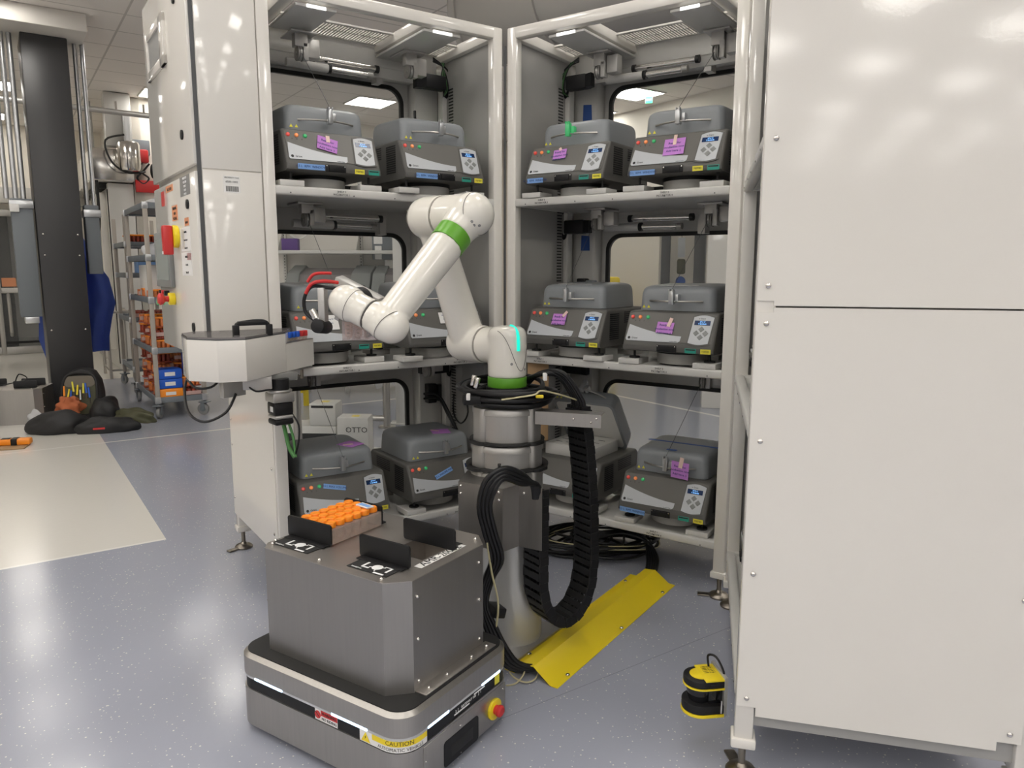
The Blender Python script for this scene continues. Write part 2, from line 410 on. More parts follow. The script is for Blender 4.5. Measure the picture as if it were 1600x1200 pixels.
tag(MB().box(-11.7, 1.8, 16.3, 16.55, 2.72, 3.0, 0.01).build('duct', 'white_in', rz=RZ), 'pale boxed duct along the far wall above the glazed door', 'duct')
# ceiling lights
def lamp(a, b, g='square ceiling lights over the lab', first=[None]):
    if first[0] is None:
        t = thing('ceiling_light', '', 'ceiling light', RM(a, b, CEIL), RZ, g)
        f = MB()
        for s in (-1, 1):
            f.box(s * .30, s * .32, -.32, .32, -.018, .004); f.box(-.32, .32, s * .30, s * .32, -.018, .004)
        f.build('frame', 'white_in', t); MB().box(-.30, .30, -.30, .30, -.012, -.002).build('diffuser', 'lamp', t)
        first[0] = t
    else:
        s0 = first[0]; t = s0.copy(); C.objects.link(t); t.location = RM(a, b, CEIL)
        for ch in s0.children:
            c = ch.copy(); C.objects.link(c); c.parent = t
    t['label'] = 'lit square light panel in the lab ceiling outside the picture'
    return t
seen = {(0.12, 8.62): 'lit ceiling light just above the dark pillar beam, cut by the top edge',
        (0.15, 10.63): 'lit square ceiling light left of the dark pillar, nearest of the row there',
        (0.10, 13.16): 'lit square ceiling light left of the dark pillar, middle of the row there',
        (0.04, 15.75): 'small far lit ceiling light left of the pillar conduits, nearest the far wall',
        (2.28, 12.45): 'lit ceiling light beside the white wall, partly behind the control cabinet',
        (5.00, 11.19): 'lit ceiling light seen through the top window of the left rack',
        (7.97, 8.45): 'large lit ceiling light seen through the top window of the right rack',
        (8.30, 9.85): 'small lit ceiling light beyond the large one in the right rack window'}
for (a, b), lb in seen.items():
    lamp(a, b)['label'] = lb
for a in (2.3, 0.2, -1.75, -3.5, -5.6, -7.5, -9.5):
    for b in (-1.75, -3.75, -5.55, -7.35, -9.2, -11.1, -13.0): lamp(a, b)
for a in (-9.5, -5.6, -3.5, -1.75, 0.2, 2.3, 4.6, 6.9):
    for b in (0.2, 2.1, 4.0, 5.9):
        w_ = RM(a, b)
        if w_.y < 6.6 and not (a > 2 and b > 4.5): lamp(a, b)
for a, b in ((5.0, -3.75), (5.0, -7.35), (7.2, -5.5), (2.3, 10.0), (-5.8, 8.6), (7.0, 3.4), (-4, 12)): lamp(a, b)
# round duct over the racks
d = MB(); d.tube([(-.25, 6.7, 3.66), (.35, 6.15, 3.66), (1.2, 5.75, 3.66), (3.4, 5.35, 3.66)], 0.40, 28)
for q in (0.1, 0.35, 0.6, 0.85):
    pass
duct = tag(d.build('round_duct', 'duct'), 'large round ventilation duct under the ceiling above the racks', 'duct')
for P_, Q_ in ((Vector((-.22, 6.67, 3.66)), Vector((-.26, 6.70, 3.66))), (Vector((.33, 6.17, 3.66)), Vector((.38, 6.13, 3.66))), (Vector((1.20, 5.76, 3.66)), Vector((1.26, 5.735, 3.66)))):
    MB().cyl(P_, Q_, 0.425, seg=28).build('flange', 'duct', duct)
# white conduit run across the ceiling
t = tag(MB().cyl(RM(-9, 10.9, 3.62), RM(3.2, 11.4, 3.58), 0.035).build('ceiling_pipe', 'alu_l'), 'long thin pipe crossing under the ceiling behind the dark pillar', 'pipe')
for i in range(9):
    p = RM(-0.5 + i * 0.33, 11.26 + i * 0.012, 3.62); MB().cyl(p, p + Vector((0, 0, .10)), 0.012, seg=6).build('hanger', 'chrome', t)
# exit sign
t = thing('exit_sign', 'small lit green exit sign seen through the right rack top window', 'sign', (2.0, 11.45, 4.02), R(-10))
MB().box(-.055, .055, -.02, .02, -.05, .05, .008).build('housing', 'white_in', t)
MB().box(-.048, .048, -.026, -.02, -.042, .042).build('sign_face', 'exit', t)
text('lettering', 'EXIT', .042, 'whiteink', t, frame((0, -.028, 0), (1, 0, 0), (0, 0, 1), (0, -1, 0)))

# ------------------------------------------------------------------ dark pillar with conduits
ca, cb = 0.40, 9.45
t = thing('column', 'tall dark grey clad pillar behind the open backpack', 'pillar', RM(ca, cb), RZ)
MB().box(0, .42, 0, .62, 0, 3.94, .012).build('cladding', 'column', t)
b = MB()
for x in (.05, .37):
    for z in (1.92, 1.70, 0.9):
        b.sph((x, -.003, z), .012)
b.build('bolt', 'chrome', t)
struct(MB().box(-2.6, .58, -.35, .85, 3.94, CEIL, .015).build('trim_1', 'wall_w', loc=RM(ca, cb), rz=RZ))
for i, x in enumerate((-.24, -.16, -.09)):
    tag(MB().cyl(RM(ca + x, cb + .12, 2.28), RM(ca + x, cb + .12, 3.95), .025).build('conduit', 'galv'), ('leftmost' if i == 0 else 'middle' if i == 1 else 'rightmost') + ' of the three metal conduits left of the dark pillar', 'conduit')
for i, x in enumerate((.50, .57)):
    tag(MB().cyl(RM(ca + x, cb + .2, 2.25), RM(ca + x, cb + .2, 3.95), .022).build('conduit', 'galv'), ('inner' if i == 0 else 'outer') + ' of the two metal conduits right of the dark pillar', 'conduit')
t = thing('cable_trunking', 'grey steel trunking box hanging left of the dark pillar under the conduits', 'trunking', RM(ca, cb), RZ)
MB().box(-.215, -.02, .02, .3, 1.05, 2.28, .01).build('housing', 'shelf_g', t)
MB().box(-.225, -.01, .0, .32, 2.18, 2.26, .005).build('clamp', 'galv', t)
MB().box(-.225, -.14, -.01, .05, 2.14, 2.22, .005).build('clip', 'paper', t); MB().box(-.18, -.05, .0, .25, .98, 1.05, .005).build('end_cap', 'galv', t)
t = thing('cable_trunking', 'narrow grey steel trunking box right of the dark pillar above the lab coat', 'trunking', RM(ca, cb), RZ)
MB().box(.46, .60, .1, .32, 1.5, 2.25, .01).build('housing', 'shelf_g', t)
MB().box(.45, .62, .08, .33, 2.12, 2.20, .005).build('clamp', 'galv', t)
# lab coat: one coat hanging behind the pillar, showing on both sides
def cloth(pts, th, name, m, parent):
    b = MB(); n = len(pts); rows = []
    for j, row in enumerate(pts):
        rows.append([Vector(p) for p in row])
    t = bmesh.new(); g = [[t.verts.new(p) for p in spline(r, 4)] for r in rows]
    for a, c in zip(g, g[1:]):
        for i in range(len(a) - 1): t.faces.new((a[i], a[i + 1], c[i + 1], c[i]))
    bmesh.ops.solidify(t, geom=t.faces[:], thickness=th)
    b.add(t); return b.build(name, m, parent)
t = thing('lab_coat', 'blue lab coat hanging behind the dark pillar', 'coat', RM(ca, cb + .72), RZ)
def fold(x0, x1, y, z, amp, ph, n=9):
    return [(x0 + (x1 - x0) * i / (n - 1), y + amp * math.sin(i * 1.7 + ph), z) for i in range(n)]
cloth([fold(.2, .42, 0, 2.05, .01, 0), fold(.2, .50, 0, 1.88, .03, .4), fold(.2, .58, 0, 1.68, .04, .8), fold(.2, .72, 0, 1.45, .05, 1.2), fold(.2, .77, 0, 1.15, .05, 1.6), fold(.2, .72, 0, .98, .05, 2.0), fold(.2, .67, 0, .75, .05, 2.3), fold(.2, .66, 0, .58, .05, 2.5)], .03, 'body', 'coat', t)
cloth([fold(.06, .2, 0, 1.55, .01, 0), fold(.02, .2, 0, 1.3, .02, .6), fold(-.03, .2, 0, 1.0, .03, 1.0), fold(-.05, .2, 0, .75, .03, 1.3), fold(.0, .2, 0, .55, .03, 1.6), fold(.04, .2, 0, .36, .03, 1.9)], .03, 'sleeve', 'coat', t)

# ------------------------------------------------------------------ autoclave and clean-room wall behind the carts
t = thing('autoclave', 'tall white pass-through cabinet with a projecting steel head beyond the carts', 'machine', RM(1.30, 12.9), RZ)
MB().box(.2, .55, .05, 3.2, 0, 2.84, .01).build('body', 'white_in', t)
MB().box(-.02, .55, -.1, 3.38, 2.86, 3.32, .02).build('header', 'white', t)
MB().box(-.0, .55, -.112, -.1, 2.87, 3.31, .01).build('header_end', 'chrome', t, label='polished steel end plate')
MB().box(.1, .2, .35, 1.5, .3, 2.72, .01).build('door', 'white', t)
MB().box(.08, .1, .9, 1.1, 1.40, 2.12, .005).build('door_window', 'grey_d', t)
MB().box(.08, .1, .5, .65, 1.72, 1.98, .003).build('warning_sign', 'paper', t)
b = MB()
for i in range(22): b.box(.085, .1, .5, 1.4, .35 + i * .032, .362 + i * .032)
b.build('louvre', 'alu_l', t)
MB().box(.19, .215, .1, .16, .1, 2.75).build('seal', 'black', t)
MB().tube([(.1, .9, 2.60), (.05, .85, 2.35), (.05, .5, 2.10), (.05, .1, 2.18), (.05, -.02, 2.5), (.05, -.02, 2.86)], .022).build('hose', 'rubber', t)
MB().box(.1, .5, .2, 2.6, 2.77, 2.86, .01).build('rail', 'rubber', t)
MB().cyl((.1, 2.6, 3.0), (-.06, 2.6, 3.0), .05).build('knob', 'black', t)
t = thing('steel_barrier', 'low bare steel frame standing in front of the white pass-through cabinet', 'frame', RM(1.25, 12.0), RZ)
for x in (0, .3):
    for y in (0, .7): MB().cyl((x, y, 0), (x, y, .98), .022, seg=10).build('leg', 'steel', t)
for z in (.12, .95):
    for p_, q_ in (((0, 0, z), (0, .7, z)), ((.3, 0, z), (.3, .7, z)), ((0, 0, z), (.3, 0, z))): MB().cyl(p_, q_, .018, seg=8).build('rail', 'steel', t)
# ventilation riser, pipes and wall fittings
tag(MB().box(1.50, 1.85, 12.70, 12.93, 3.35, CEIL - .01, .01).build('cable_duct', 'white_in', rz=RZ), 'grey vertical trunk on the wall corner above the steel head', 'trunking')
for i, (a, z0) in enumerate(((1.40, 3.33), (1.46, 3.33))):
    tag(MB().cyl(RM(a, 13.6 + i * .5, z0), RM(a, 13.6 + i * .5, CEIL - .01), .025, seg=10).build('wall_pipe', 'galv'), ('farther' if i else 'nearer') + ' thin metal pipe rising above the white pass-through cabinet', 'pipe')
t = thing('hose_reel', 'steel air blower head with black hose mounted on the white wall edge', 'blower', RM(1.72, 12.75), RZ)
MB().cyl((.05, -.12, 2.98), (.05, -.12, 3.42), .16, seg=24, bev=.05).build('body', 'chrome', t)
MB().cyl((.05, -.12, 3.42), (.05, -.12, 3.85), .05).build('neck', 'galv', t)
MB().tube([(0, -.2, 3.5), (-.25, -.2, 3.4), (-.2, -.2, 3.12), (-.02, -.2, 2.97), (.18, -.15, 2.98), (.26, -.12, 3.0)], .014).build('cable', 'rubber', t)
t = thing('power_socket', 'red industrial plug in a grey wall socket beside the carts', 'socket', RM(1.98, 12.9), RZ)
MB().box(-.13, .13, 0, .05, 3.28, 3.50, .01).build('back_box', 'shelf_g', t); MB().box(-.09, .09, -.12, .0, 3.15, 3.35, .03).build('plug', 'red', t)
t = thing('cable_hook', 'black cable coil with a plug hanging on the white wall', 'cable', RM(1.98, 12.86), RZ)
MB().tube([(0, 0, 3.15), (-.08, 0, 3.1), (.0, 0, 3.0), (.08, 0, 2.93), (0, 0, 2.85), (-.08, 0, 2.93), (.02, 0, 3.05), (.1, 0, 3.15)], .014).build('cable', 'rubber', t)
MB().sph((.14, -.02, 3.04), .05, .8, .6, 2.2).build('connector', 'black', t)
tag(MB().box(1.87, 2.25, 12.85, 12.93, 2.72, 2.90, .01).build('wall_notice', 'red', rz=RZ), 'red and white notice board on the white wall above the shelf cart', 'sign')
M['white_e'] = M['paper']
# ------------------------------------------------------------------ incubator racks (stations)
UR = Vector((0.81815, -0.57500, 0)); UL = Vector((-0.8251, -0.5650, 0))
CR = Vector((-0.0295, 4.0772, 0)); CL = Vector((-0.052, 4.0772, 0))
NR = Vector((0.575, 0.818, 0)); NL = Vector((-0.565, 0.825, 0))
Z3 = {3: 1.92, 2: 1.095, 1: 0.278}
SW, SD, SH = 1.26, 0.81, 2.78
def foot(parent, x, y, lug=False):
    f = part('foot', ('f', lug), lambda b: (b.lathe([(.046, 0), (.048, .008), (.040, .018), (.018, .024), (.015, .03), (.011, .034), (.011, .12)], 24), b.box(-.012, .10, -.018, .018, .001, .010, .004) if lug else None), 'bronze', parent, Matrix.Translation((x, y, 0)) @ rotm(rz=200))
    return f
def rack(name, label, org, ux, mir, side_panels):
    rz = math.atan2(ux.y, ux.x)
    t = thing(name, label, 'rack', org, rz, None)
    X = (lambda v: SW - v) if mir else (lambda v: v)
    def bx(b, x0, x1, *a, **k):
        x0, x1 = sorted((X(x0), X(x1))); b.box(x0, x1, *a, **k)
    P = .056
    for x in (0, SW - P):
        for y in (0, SD - P):
            part('post', 'p', lambda b: b.box(0, P, 0, P, .125, SH, .007), 'white', t, Matrix.Translation((x, y, 0)))
            part('post_cap', 'c', lambda b: b.box(-.009, P + .009, -.009, P + .009, .10, .132, .006), 'white', t, Matrix.Translation((x, y, 0)))
            foot(t, x + P / 2, y + P / 2, True)
    b = MB()
    b.box(P - .01, SW - P + .01, 0, P, SH - P, SH, .007)
    for y0 in (SD - P,): b.box(P, SW - P, y0, y0 + P, SH - P, SH, .007)
    for x in (0, SW - P): b.box(x + .001, x + P - .001, P, SD - P, SH - P, SH - .001, .007)
    for x in (.385, 1.07): bx(b, x, x + P, P - .01, SD - P, SH - P + .002, SH - .004, .006)
    b.build('top_frame', 'white', t)
    for lv in (3, 2, 1):
        z = Z3[lv]
        s = MB(); s.box(P - .006, SW - P + .006, -.001, .040, z - .041, z, .009, seg=3)
        s.box(P, SW - P, .035, SD - .06, z - .034, z - .014)
        s.box(P - .004, P + .02, .03, SD - .05, z - .04, z - .001, .004); s.box(SW - P - .02, SW - P + .004, .03, SD - .05, z - .04, z - .001, .004)
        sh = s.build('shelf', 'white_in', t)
        k = MB()
        for x in (.12, .42, .63, .9, 1.14): k.cyl((x, -.0025, z - .030), (x, 0, z - .030), .0032, seg=8)
        k.build('screw', 'grey_d', sh)
    # rear wall with three rounded windows; built as a sheet with holes
    yb = SD - .05
    def sheet():
        bm = bmesh.new(); holes = []
        zs = [(2.605, 2.0), (1.765, 1.19), (.89, .33)]
        outer = [bm.verts.new((x, 0, z)) for x, z in ((P, .13), (SW - P, .13), (SW - P, SH - P), (P, SH - P))]
        ed = [bm.edges.new((outer[i], outer[(i + 1) % 4])) for i in range(4)]
        for z1, z0 in zs:
            v = [bm.verts.new((x, 0, z)) for x, z in rr(.2, 1.06, z0, z1, .10, 8)]
            ed += [bm.edges.new((v[i], v[(i + 1) % len(v)])) for i in range(len(v))]
        bmesh.ops.triangle_fill(bm, use_beauty=True, use_dissolve=False, edges=ed)
        bmesh.ops.transform(bm, matrix=Matrix.Translation((0, yb, 0)), verts=bm.verts)
        r_ = bmesh.ops.solidify(bm, geom=bm.faces[:], thickness=.004)
        return bm
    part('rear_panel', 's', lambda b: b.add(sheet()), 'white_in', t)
    for z1, z0 in ((2.605, 2.0), (1.765, 1.19), (.89, .33)):
        g = bmesh.new(); a = rr(.2, 1.06, z0, z1, .10, 10); c = rr(.222, 1.038, z0 + .022, z1 - .022, .082, 10)
        vs = [[g.verts.new((p[0], y, p[1])) for p in L_] for L_ in (a, c) for y in (yb - .012, yb + .01)]
        n = len(a)
        for i in range(n):
            j = (i + 1) % n
            g.faces.new((vs[0][i], vs[0][j], vs[2][j], vs[2][i])); g.faces.new((vs[1][i], vs[3][i], vs[3][j], vs[1][j]))
            g.faces.new((vs[0][i], vs[1][i], vs[1][j], vs[0][j])); g.faces.new((vs[2][i], vs[2][j], vs[3][j], vs[3][i]))
        bmesh.ops.recalc_face_normals(g, faces=g.faces[:])
        gk = MB(); gk.add(g); w = gk.build('window_gasket', 'rubber', t)
        MB().box(.225, 1.035, yb - .001, yb + .003, z0 + .02, z1 - .02).build('window_pane', 'glass', w)
    # side walls
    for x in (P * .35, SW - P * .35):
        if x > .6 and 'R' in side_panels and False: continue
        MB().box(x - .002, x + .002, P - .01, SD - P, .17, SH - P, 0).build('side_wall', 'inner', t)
    # vent strip and cable channel on the wall near the inner corner
    xs = P * .35 + .003
    def strip(b):
        zz = .33
        while zz < 2.58:
            bx(b, xs, xs + .0015, .475, .525, zz, zz + .0075); zz += .0172
    b = MB(); strip(b); b.build('vent_slots', 'black', t, kind='stuff')
    b = MB(); bx(b, xs, xs + .03, .545, .60, .3, 2.62, .003); bx(b, xs, .17, .66, .755, .3, 2.62, .003); b.build('cable_channel', 'white_in', t)
    # roof: hanging cover plates, perforated air grille
    for x0, x1, y1 in ((.235, .44, .60), (.885, 1.075, .40)):
        b = MB(); bx(b, x0, x1, .03, y1, 2.700, 2.712, .002); b.build('cover_plate', 'white_in', t)
        b = MB(); bx(b, x0 + .05, x1 - .05, .024, .031, 2.699, 2.713, .001); b.build('led_strip', 'strip', t)
    g = MB(); bx(g, .06, 1.2, .36, .385, 2.762, 2.77); bx(g, .06, 1.2, .475, .482, 2.763, 2.769); bx(g, .06, 1.2, .58, .605, 2.762, 2.77)
    x = .07
    while x < 1.195:
        bx(g, x, x + .008, .38, .585, 2.763, 2.769); x += .0165
    g.build('air_grille', 'white', t)
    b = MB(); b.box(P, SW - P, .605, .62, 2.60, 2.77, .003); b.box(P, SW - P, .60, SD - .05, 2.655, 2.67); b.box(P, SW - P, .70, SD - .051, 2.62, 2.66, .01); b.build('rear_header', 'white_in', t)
    # lettering on the shelf lips
    return t, X
def flat_front(x, z, y=-.002): return frame((x, y, z), (1, 0, 0), (0, 0, 1), (0, -1, 0))
left_rack, XL = rack('incubator_rack', 'tall white open rack of six incubators left of the robot pedestal', CL + UL * SW, -UL, True, '')
right_rack, XR = rack('incubator_rack', 'tall white open rack of incubators right of the robot pedestal, yellow ramp at its foot', CR, UR, False, '')
U3 = Vector((-0.2520, -0.9677, 0)); O3 = Vector((1.000, 3.322, 0))
third_rack, X3 = rack('incubator_rack', 'nearest white rack seen end on, its large blank side panels filling the right edge', O3, U3, False, '')
for t, nums, X in ((left_rack, (1, 2), XL), (right_rack, (4, 3), XR)):
    for lv in (3, 2, 1):
        for n, tt in zip(nums, (.90, .27) if t is left_rack else (.90, .22)):
            text('lettering', 'SHELF %d' % lv, .0125, 'blackink', t, flat_front(X(tt), Z3[lv] - .014))
            text('lettering', 'INCUBATOR %d' % n, .0125, 'blackink', t, flat_front(X(tt), Z3[lv] - .028))
# large side panels of the nearest rack (with notched corners and button-head screws)
def side_panel(z0, z1, up):
    n = .035; pts = [(0.0, z0 + .028), (.055, z0 + .028), (.055, z0), (.70, z0), (.70, z0 + .028), (.760, z0 + .028), (.760, z1 - .014 if up else z1), (.715, z1 - .014 if up else z1), (.715, z1), (.045, z1), (.045, z1 - .014 if up else z1), (0.0, z1 - .014 if up else z1)]
    return pts
for z0, z1, up in ((.213, 1.445, True), (1.450, 2.76, False)):
    pts = side_panel(z0, z1, up)
    if not up: pts = [(0, z0 + .014), (.045, z0 + .014), (.045, z0), (.715, z0), (.715, z0 + .014), (.76, z0 + .014), (.76, z1), (0, z1)]
    p = MB().prism(pts, 0, .004).build('side_panel', 'white', third_rack)
    p.matrix_local = frame((SW + .001, .003, 0), (0, 1, 0), (0, 0, 1), (1, 0, 0))
    for d_, zz in ((.028, z0 + .055), (.028, z0 + .45), (.028, z1 - .045), (.73, z0 + .055), (.73, z0 + .45), (.73, z1 - .045), (.028, z0 + .85), (.73, z0 + .85)):
        part('panel_screw', 'k', lambda b: b.lathe([(.0075, 0), (.0075, .002), (.005, .005), (.002, .006)], 14), 'chrome', third_rack, frame((SW + .0055, d_ + .003, zz), (0, 1, 0), (0, 0, 1), (1, 0, 0)))
# left rack outer side panel
p = MB().box(-.004, -.0005, .02, SD, .20, 2.0, 0).build('side_panel', 'white', left_rack)
for d_, zz in ((.78, .60), (.78, .74), (.78, .30), (.06, .30), (.06, .62)):
    part('panel_screw', 'k', lambda b: b.lathe([(.0075, 0), (.0075, .002), (.005, .005), (.002, .006)], 14), 'chrome', left_rack, frame((-.0045, d_, zz), (0, 1, 0), (0, 0, -1), (-1, 0, 0)))

# ------------------------------------------------------------------ lid lifters: pulley, bracket, wire, linear actuators
ORG = {'L': CL, 'R': CR}; UU = {'L': UL, 'R': UR}; NN = {'L': NL, 'R': NR}
def st(s, t_, d, z): return ORG[s] + UU[s] * t_ + NN[s] * d + Vector((0, 0, z))
def lifter(s, lv, tt, end, label):
    """bracket and pulley hung under the shelf above, wire down to the lid handle"""
    top = {3: 2.70, 2: 1.885, 1: 1.06}[lv]; zc = top - (.085 if lv < 3 else .10)
    fr_ = frame(st(s, tt, .40, 0), tuple(UU[s] * (1 if s == 'R' else -1)), tuple(NN[s]), (0, 0, 1))
    t = bpy.data.objects.new('lid_lifter', None); C.objects.link(t); t.matrix_world = fr_
    t['label'] = label; t['category'] = 'lifting mechanism'; t['group'] = 'wire lifters above the incubators'
    def fb(b): b.box(-.032, .032, -.02, .03, zc + .03, top, .003); b.box(-.06, .07, -.05, .12, top - .010, top, .002); b.box(.01, .035, -.02, .02, zc - .03, zc + .05, .002); b.box(.036, .10, .0, .06, zc - .01, top - .02, .004)
    part('bracket', (lv,), fb, 'alu_l', t)
    part('pulley', (lv,), lambda b: (b.cyl((-.012, -.0, zc), (.0, .0, zc), .034, seg=24), b.cyl((-.02, 0, zc), (-.016, 0, zc), .036, seg=24), b.cyl((.004, 0, zc), (.008, 0, zc), .036, seg=24), b.cyl((-.025, 0, zc), (.03, 0, zc), .008, seg=10)), 'alu', t)
    if end is not None:
        i = fr_.inverted(); a = i @ Vector(end)
        k = MB().tube([(-.006, -.034, zc - .005), tuple(a)], .0013, 5, smooth=False).build('wire', 'grey_d', t)
    return t
def actuator(s, lv, t0, t1, label):
    z = {3: 2.665, 2: 1.835, 1: 1.025}[lv]
    a = st(s, t0, .565, z - .03 * (lv == 3)); b_ = st(s, t1, .565, z - .004 - .03 * (lv == 3)); q = (b_ - a).normalized(); u = bpy.data.objects.new('linear_actuator', None); C.objects.link(u)
    u['label'] = label; u['category'] = 'actuator'; u['group'] = 'actuators behind the lifters'
    dz = Vector((0, 0, -.048)) - NN[s] * .03
    L_ = (b_ - a).length
    MB().cyl(a, b_, .0155).build('rod', 'chrome', u); MB().cyl(b_, b_ + q * .02, .020).build('end_collar', 'rubber', u)
    c = a + q * -.16 + dz; MB().cyl(c, c + q * .22, .021).build('cylinder', 'foot', u); MB().cyl(c + q * .22, c + q * .235, .024).build('seal', 'rubber', u)
    MB().cyl(c + q * .235, c + q * (L_ + .10), .0145).build('rod', 'chrome', u); MB().cyl(c + q * (L_ + .10), c + q * (L_ + .13), .018).build('end_collar', 'alu', u)
    MB().cyl(a - q * .02, a, .02).build('end_collar', 'rubber', u)
    bt = MB(); bt.box(-.02, .02, -.05, .02, z - .09, z + .01); o = bt.build('mount', 'alu_l', u); o.matrix_world = frame(st(s, t1 - (t1 - t0) * -.14, .66, 0), tuple(UU[s]), tuple(NN[s]), (0, 0, 1))
    return u
LVN = {3: 'top', 2: 'middle', 1: 'bottom'}
for lv in (3, 2, 1):
    if lv > 1:
        actuator('L', lv, .80, .46, 'pair of parallel silver rods under the roof of the left rack' if lv == 3 else 'pair of dark parallel rods under the top shelf of the left rack')
        actuator('R', lv, .46, .80, 'pair of parallel silver rods under the roof of the right rack' if lv == 3 else 'pair of dark parallel rods under the top shelf of the right rack')
# black gear motors with cable loops near the inner corner
def motor(s, lv, label):
    z = {3: 2.60, 2: 1.80, 1: .98}[lv]
    t = bpy.data.objects.new('gear_motor', None); C.objects.link(t)
    sg = 1 if s == 'R' else -1
    t.matrix_world = frame(st(s, .13, .52, z), tuple(UU[s] * sg), tuple(NN[s]), (0, 0, 1)); t['label'] = label; t['category'] = 'motor'
    def fb(b): b.box(-.075, .055, -.03, .03, -.042, .036, .008) ; b.prism([(.055, -.03), (.10, -.045), (.10, -.0), (.055, .03)], -.04, .03)
    o = part('body', 'm', fb, 'black', t)
    if s == 'L': o.matrix_local = rotm(rz=180)
    g = part('cable', (lv, s), lambda b: [b.tube([(-.06 * sg, 0, .0), (-.10 * sg, .02, -.05 - .01 * i), (-.13 * sg, .0, .02), (-.10 * sg, .02, .09), (-.02 * sg, .03, .12 + .01 * i)], .005, 6) for i in range(3)], 'cable', t)
    if lv == 3:
        for i in range(5):
            part('wire', ('g', i, s), lambda b: b.tube([(-.06 * sg + .006 * i, .01, .115), (-.09 * sg - .008 * i, 0, .04), (-.10 * sg - .006 * i, 0, -.03), (-.07 * sg, 0, -.07)], .004, 6), 'green_c' if i % 2 else 'cable', t)
    return t
for s, w in (('L', 'left'), ('R', 'right')):
    motor(s, 3, 'black gear motor with a bundle of black and green cables, top of the %s rack' % w)
    motor(s, 2, 'black gear motor with a cable loop below the top shelf of the %s rack' % w)
    motor(s, 1, 'black gear motor under the middle shelf of the %s rack, in shade' % w)
# blue tape squares, connectors and sensors on the corner channel
def on_chan(s, d, z, t_=.11):
    """frame on the front face of the corner channel: x to the viewer's right, y up, z towards the viewer"""
    return frame(st(s, t_, .658, z), tuple(UU[s] * (1 if s == 'R' else -1)), (0, 0, 1), tuple(-NN[s]))
for s, w in (('L', 'left'), ('R', 'right')):
    for z, nm in ((2.46, 'top'), (1.71, 'middle'), (.98, 'bottom')):
        if s == 'L' and nm == 'top': continue
        if s == 'L' and nm == 'middle': continue
        o = MB().prism([(-.03, -.045), (.03, -.045), (.026, .04), (-.028, .045)], 0, .002).build('tape_square', 'blue_t'); o.matrix_world = on_chan(s, .68, z)
        tag(o, 'blue tape square in the %s bay of the %s rack' % (nm, w), 'tape')
for s, w, lv in (('R', 'right', 2), ('L', 'left', 1)):
    z = {2: 1.44, 1: .80}[lv]
    t = bpy.data.objects.new('cable_connector', None); C.objects.link(t); t.matrix_world = on_chan(s, .66, z)
    t['label'] = 'black multi-pin connector with curved cables in the %s rack' % w; t['category'] = 'connector'
    MB().box(-.03, .03, -.06, .06, .0, .05, .006).build('plug', 'black', t); MB().box(.035, .085, -.05, .05, .0, .06, .006).build('socket', 'shelf_g' if s == 'R' else 'black', t)
    for i in range(2): MB().tube([(-.05 + .13 * (s == 'R'), .0 - i * .03, .03), (.0 + .14 * (s == 'R'), .0 - i * .02, .12), (.02, -.08 - .03 * i, .2), (.06, -.22, .26)], .007, 8).build('cable', 'cable', t)
t = bpy.data.objects.new('ring_sensor', None); C.objects.link(t); t.matrix_world = on_chan('L', .60, 2.33, .14)
t['label'] = 'black sensor with a lit green ring at the top right of the left rack'; t['category'] = 'sensor'
MB().cyl((0, 0, .0), (0, 0, .04), .035).build('body', 'black', t); MB().lathe([(.022, .04), (.03, .04), (.03, .05), (.022, .05)]).build('ring', 'ring', t)
MB().tube([(.0, .0, .05), (-.03, .03, .08), (-.06, .06, .06), (-.06, .12, .05)], .008).build('cable', 'cable', t)
MB().cyl((-.06, -.03, 0), (-.06, -.03, .05), .03, seg=12).build('guide_wheel', 'alu', t)
# grey box and cable on the left rack's inner wall, bottom bay; tape on the right one
t = bpy.data.objects.new('junction_box', None); C.objects.link(t); t.matrix_world = frame(st('L', .030, .22, .86), tuple(NN['L']), (0, 0, 1), tuple(UU['L']))
t['label'] = 'grey junction box on the inner wall behind the robot pedestal'; t['category'] = 'box'
MB().box(-.12, .12, -.10, .17, -.03, .03, .004).build('body', 'grey', t); MB().cyl((.08, -.06, .03), (.08, -.06, .034), .006).build('screw', 'grey_d', t)
MB().tube([(.25, -.05, .01), (.2, -.16, .04), (.1, -.20, .05), (.02, -.12, .05), (.1, 0, .03)], .005).build('cable', 'cable', t)
# dark strip added to give the gap between the two racks its darkness
tag(MB().box(-.047, -.034, 4.10, 4.12, .3, 2.7).build('dark_gap_strip', 'grey_d'), 'narrow added dark strip for the darkness of the gap between the two white racks', 'strip')
# ------------------------------------------------------------------ incubators
SV = Vector((0, .066, .142)); SL = SV.length; SV = SV / SL; NV = Vector((0, -.9068, .4215))
FACE = frame((0, 0, .045), (1, 0, 0), tuple(SV), tuple(NV))        # sloping face: x right, y up the slope, z outwards
LOW = frame((0, -.004, 0), (1, 0, 0), (0, 0, 1), (0, -1, 0))       # upright band under it
def housing(b):
    prof = [(.012, 0), (-.002, .006), (-.005, .03), (.002, .048), (.062, .179), (.074, .189), (.10, .191), (.495, .191), (.505, .18), (.508, .02), (.50, 0)]
    t = bmesh.new(); a = [t.verts.new((-.227, y, z)) for y, z in prof]; f = t.faces.new(a)
    r_ = bmesh.ops.extrude_face_region(t, geom=[f]); vs = [v for v in r_['geom'] if isinstance(v, bmesh.types.BMVert)]
    bmesh.ops.translate(t, vec=(.454, 0, 0), verts=vs); bmesh.ops.recalc_face_normals(t, faces=t.faces[:])
    e = [e for e in t.edges if abs(e.verts[0].co.x - e.verts[1].co.x) < 1e-6 and min(e.verts[0].co.z, e.verts[1].co.z) > .02]
    bmesh.ops.bevel(t, geom=e, offset=.014, segments=3, profile=.5, affect='EDGES', clamp_overlap=True)
    b.add(t)
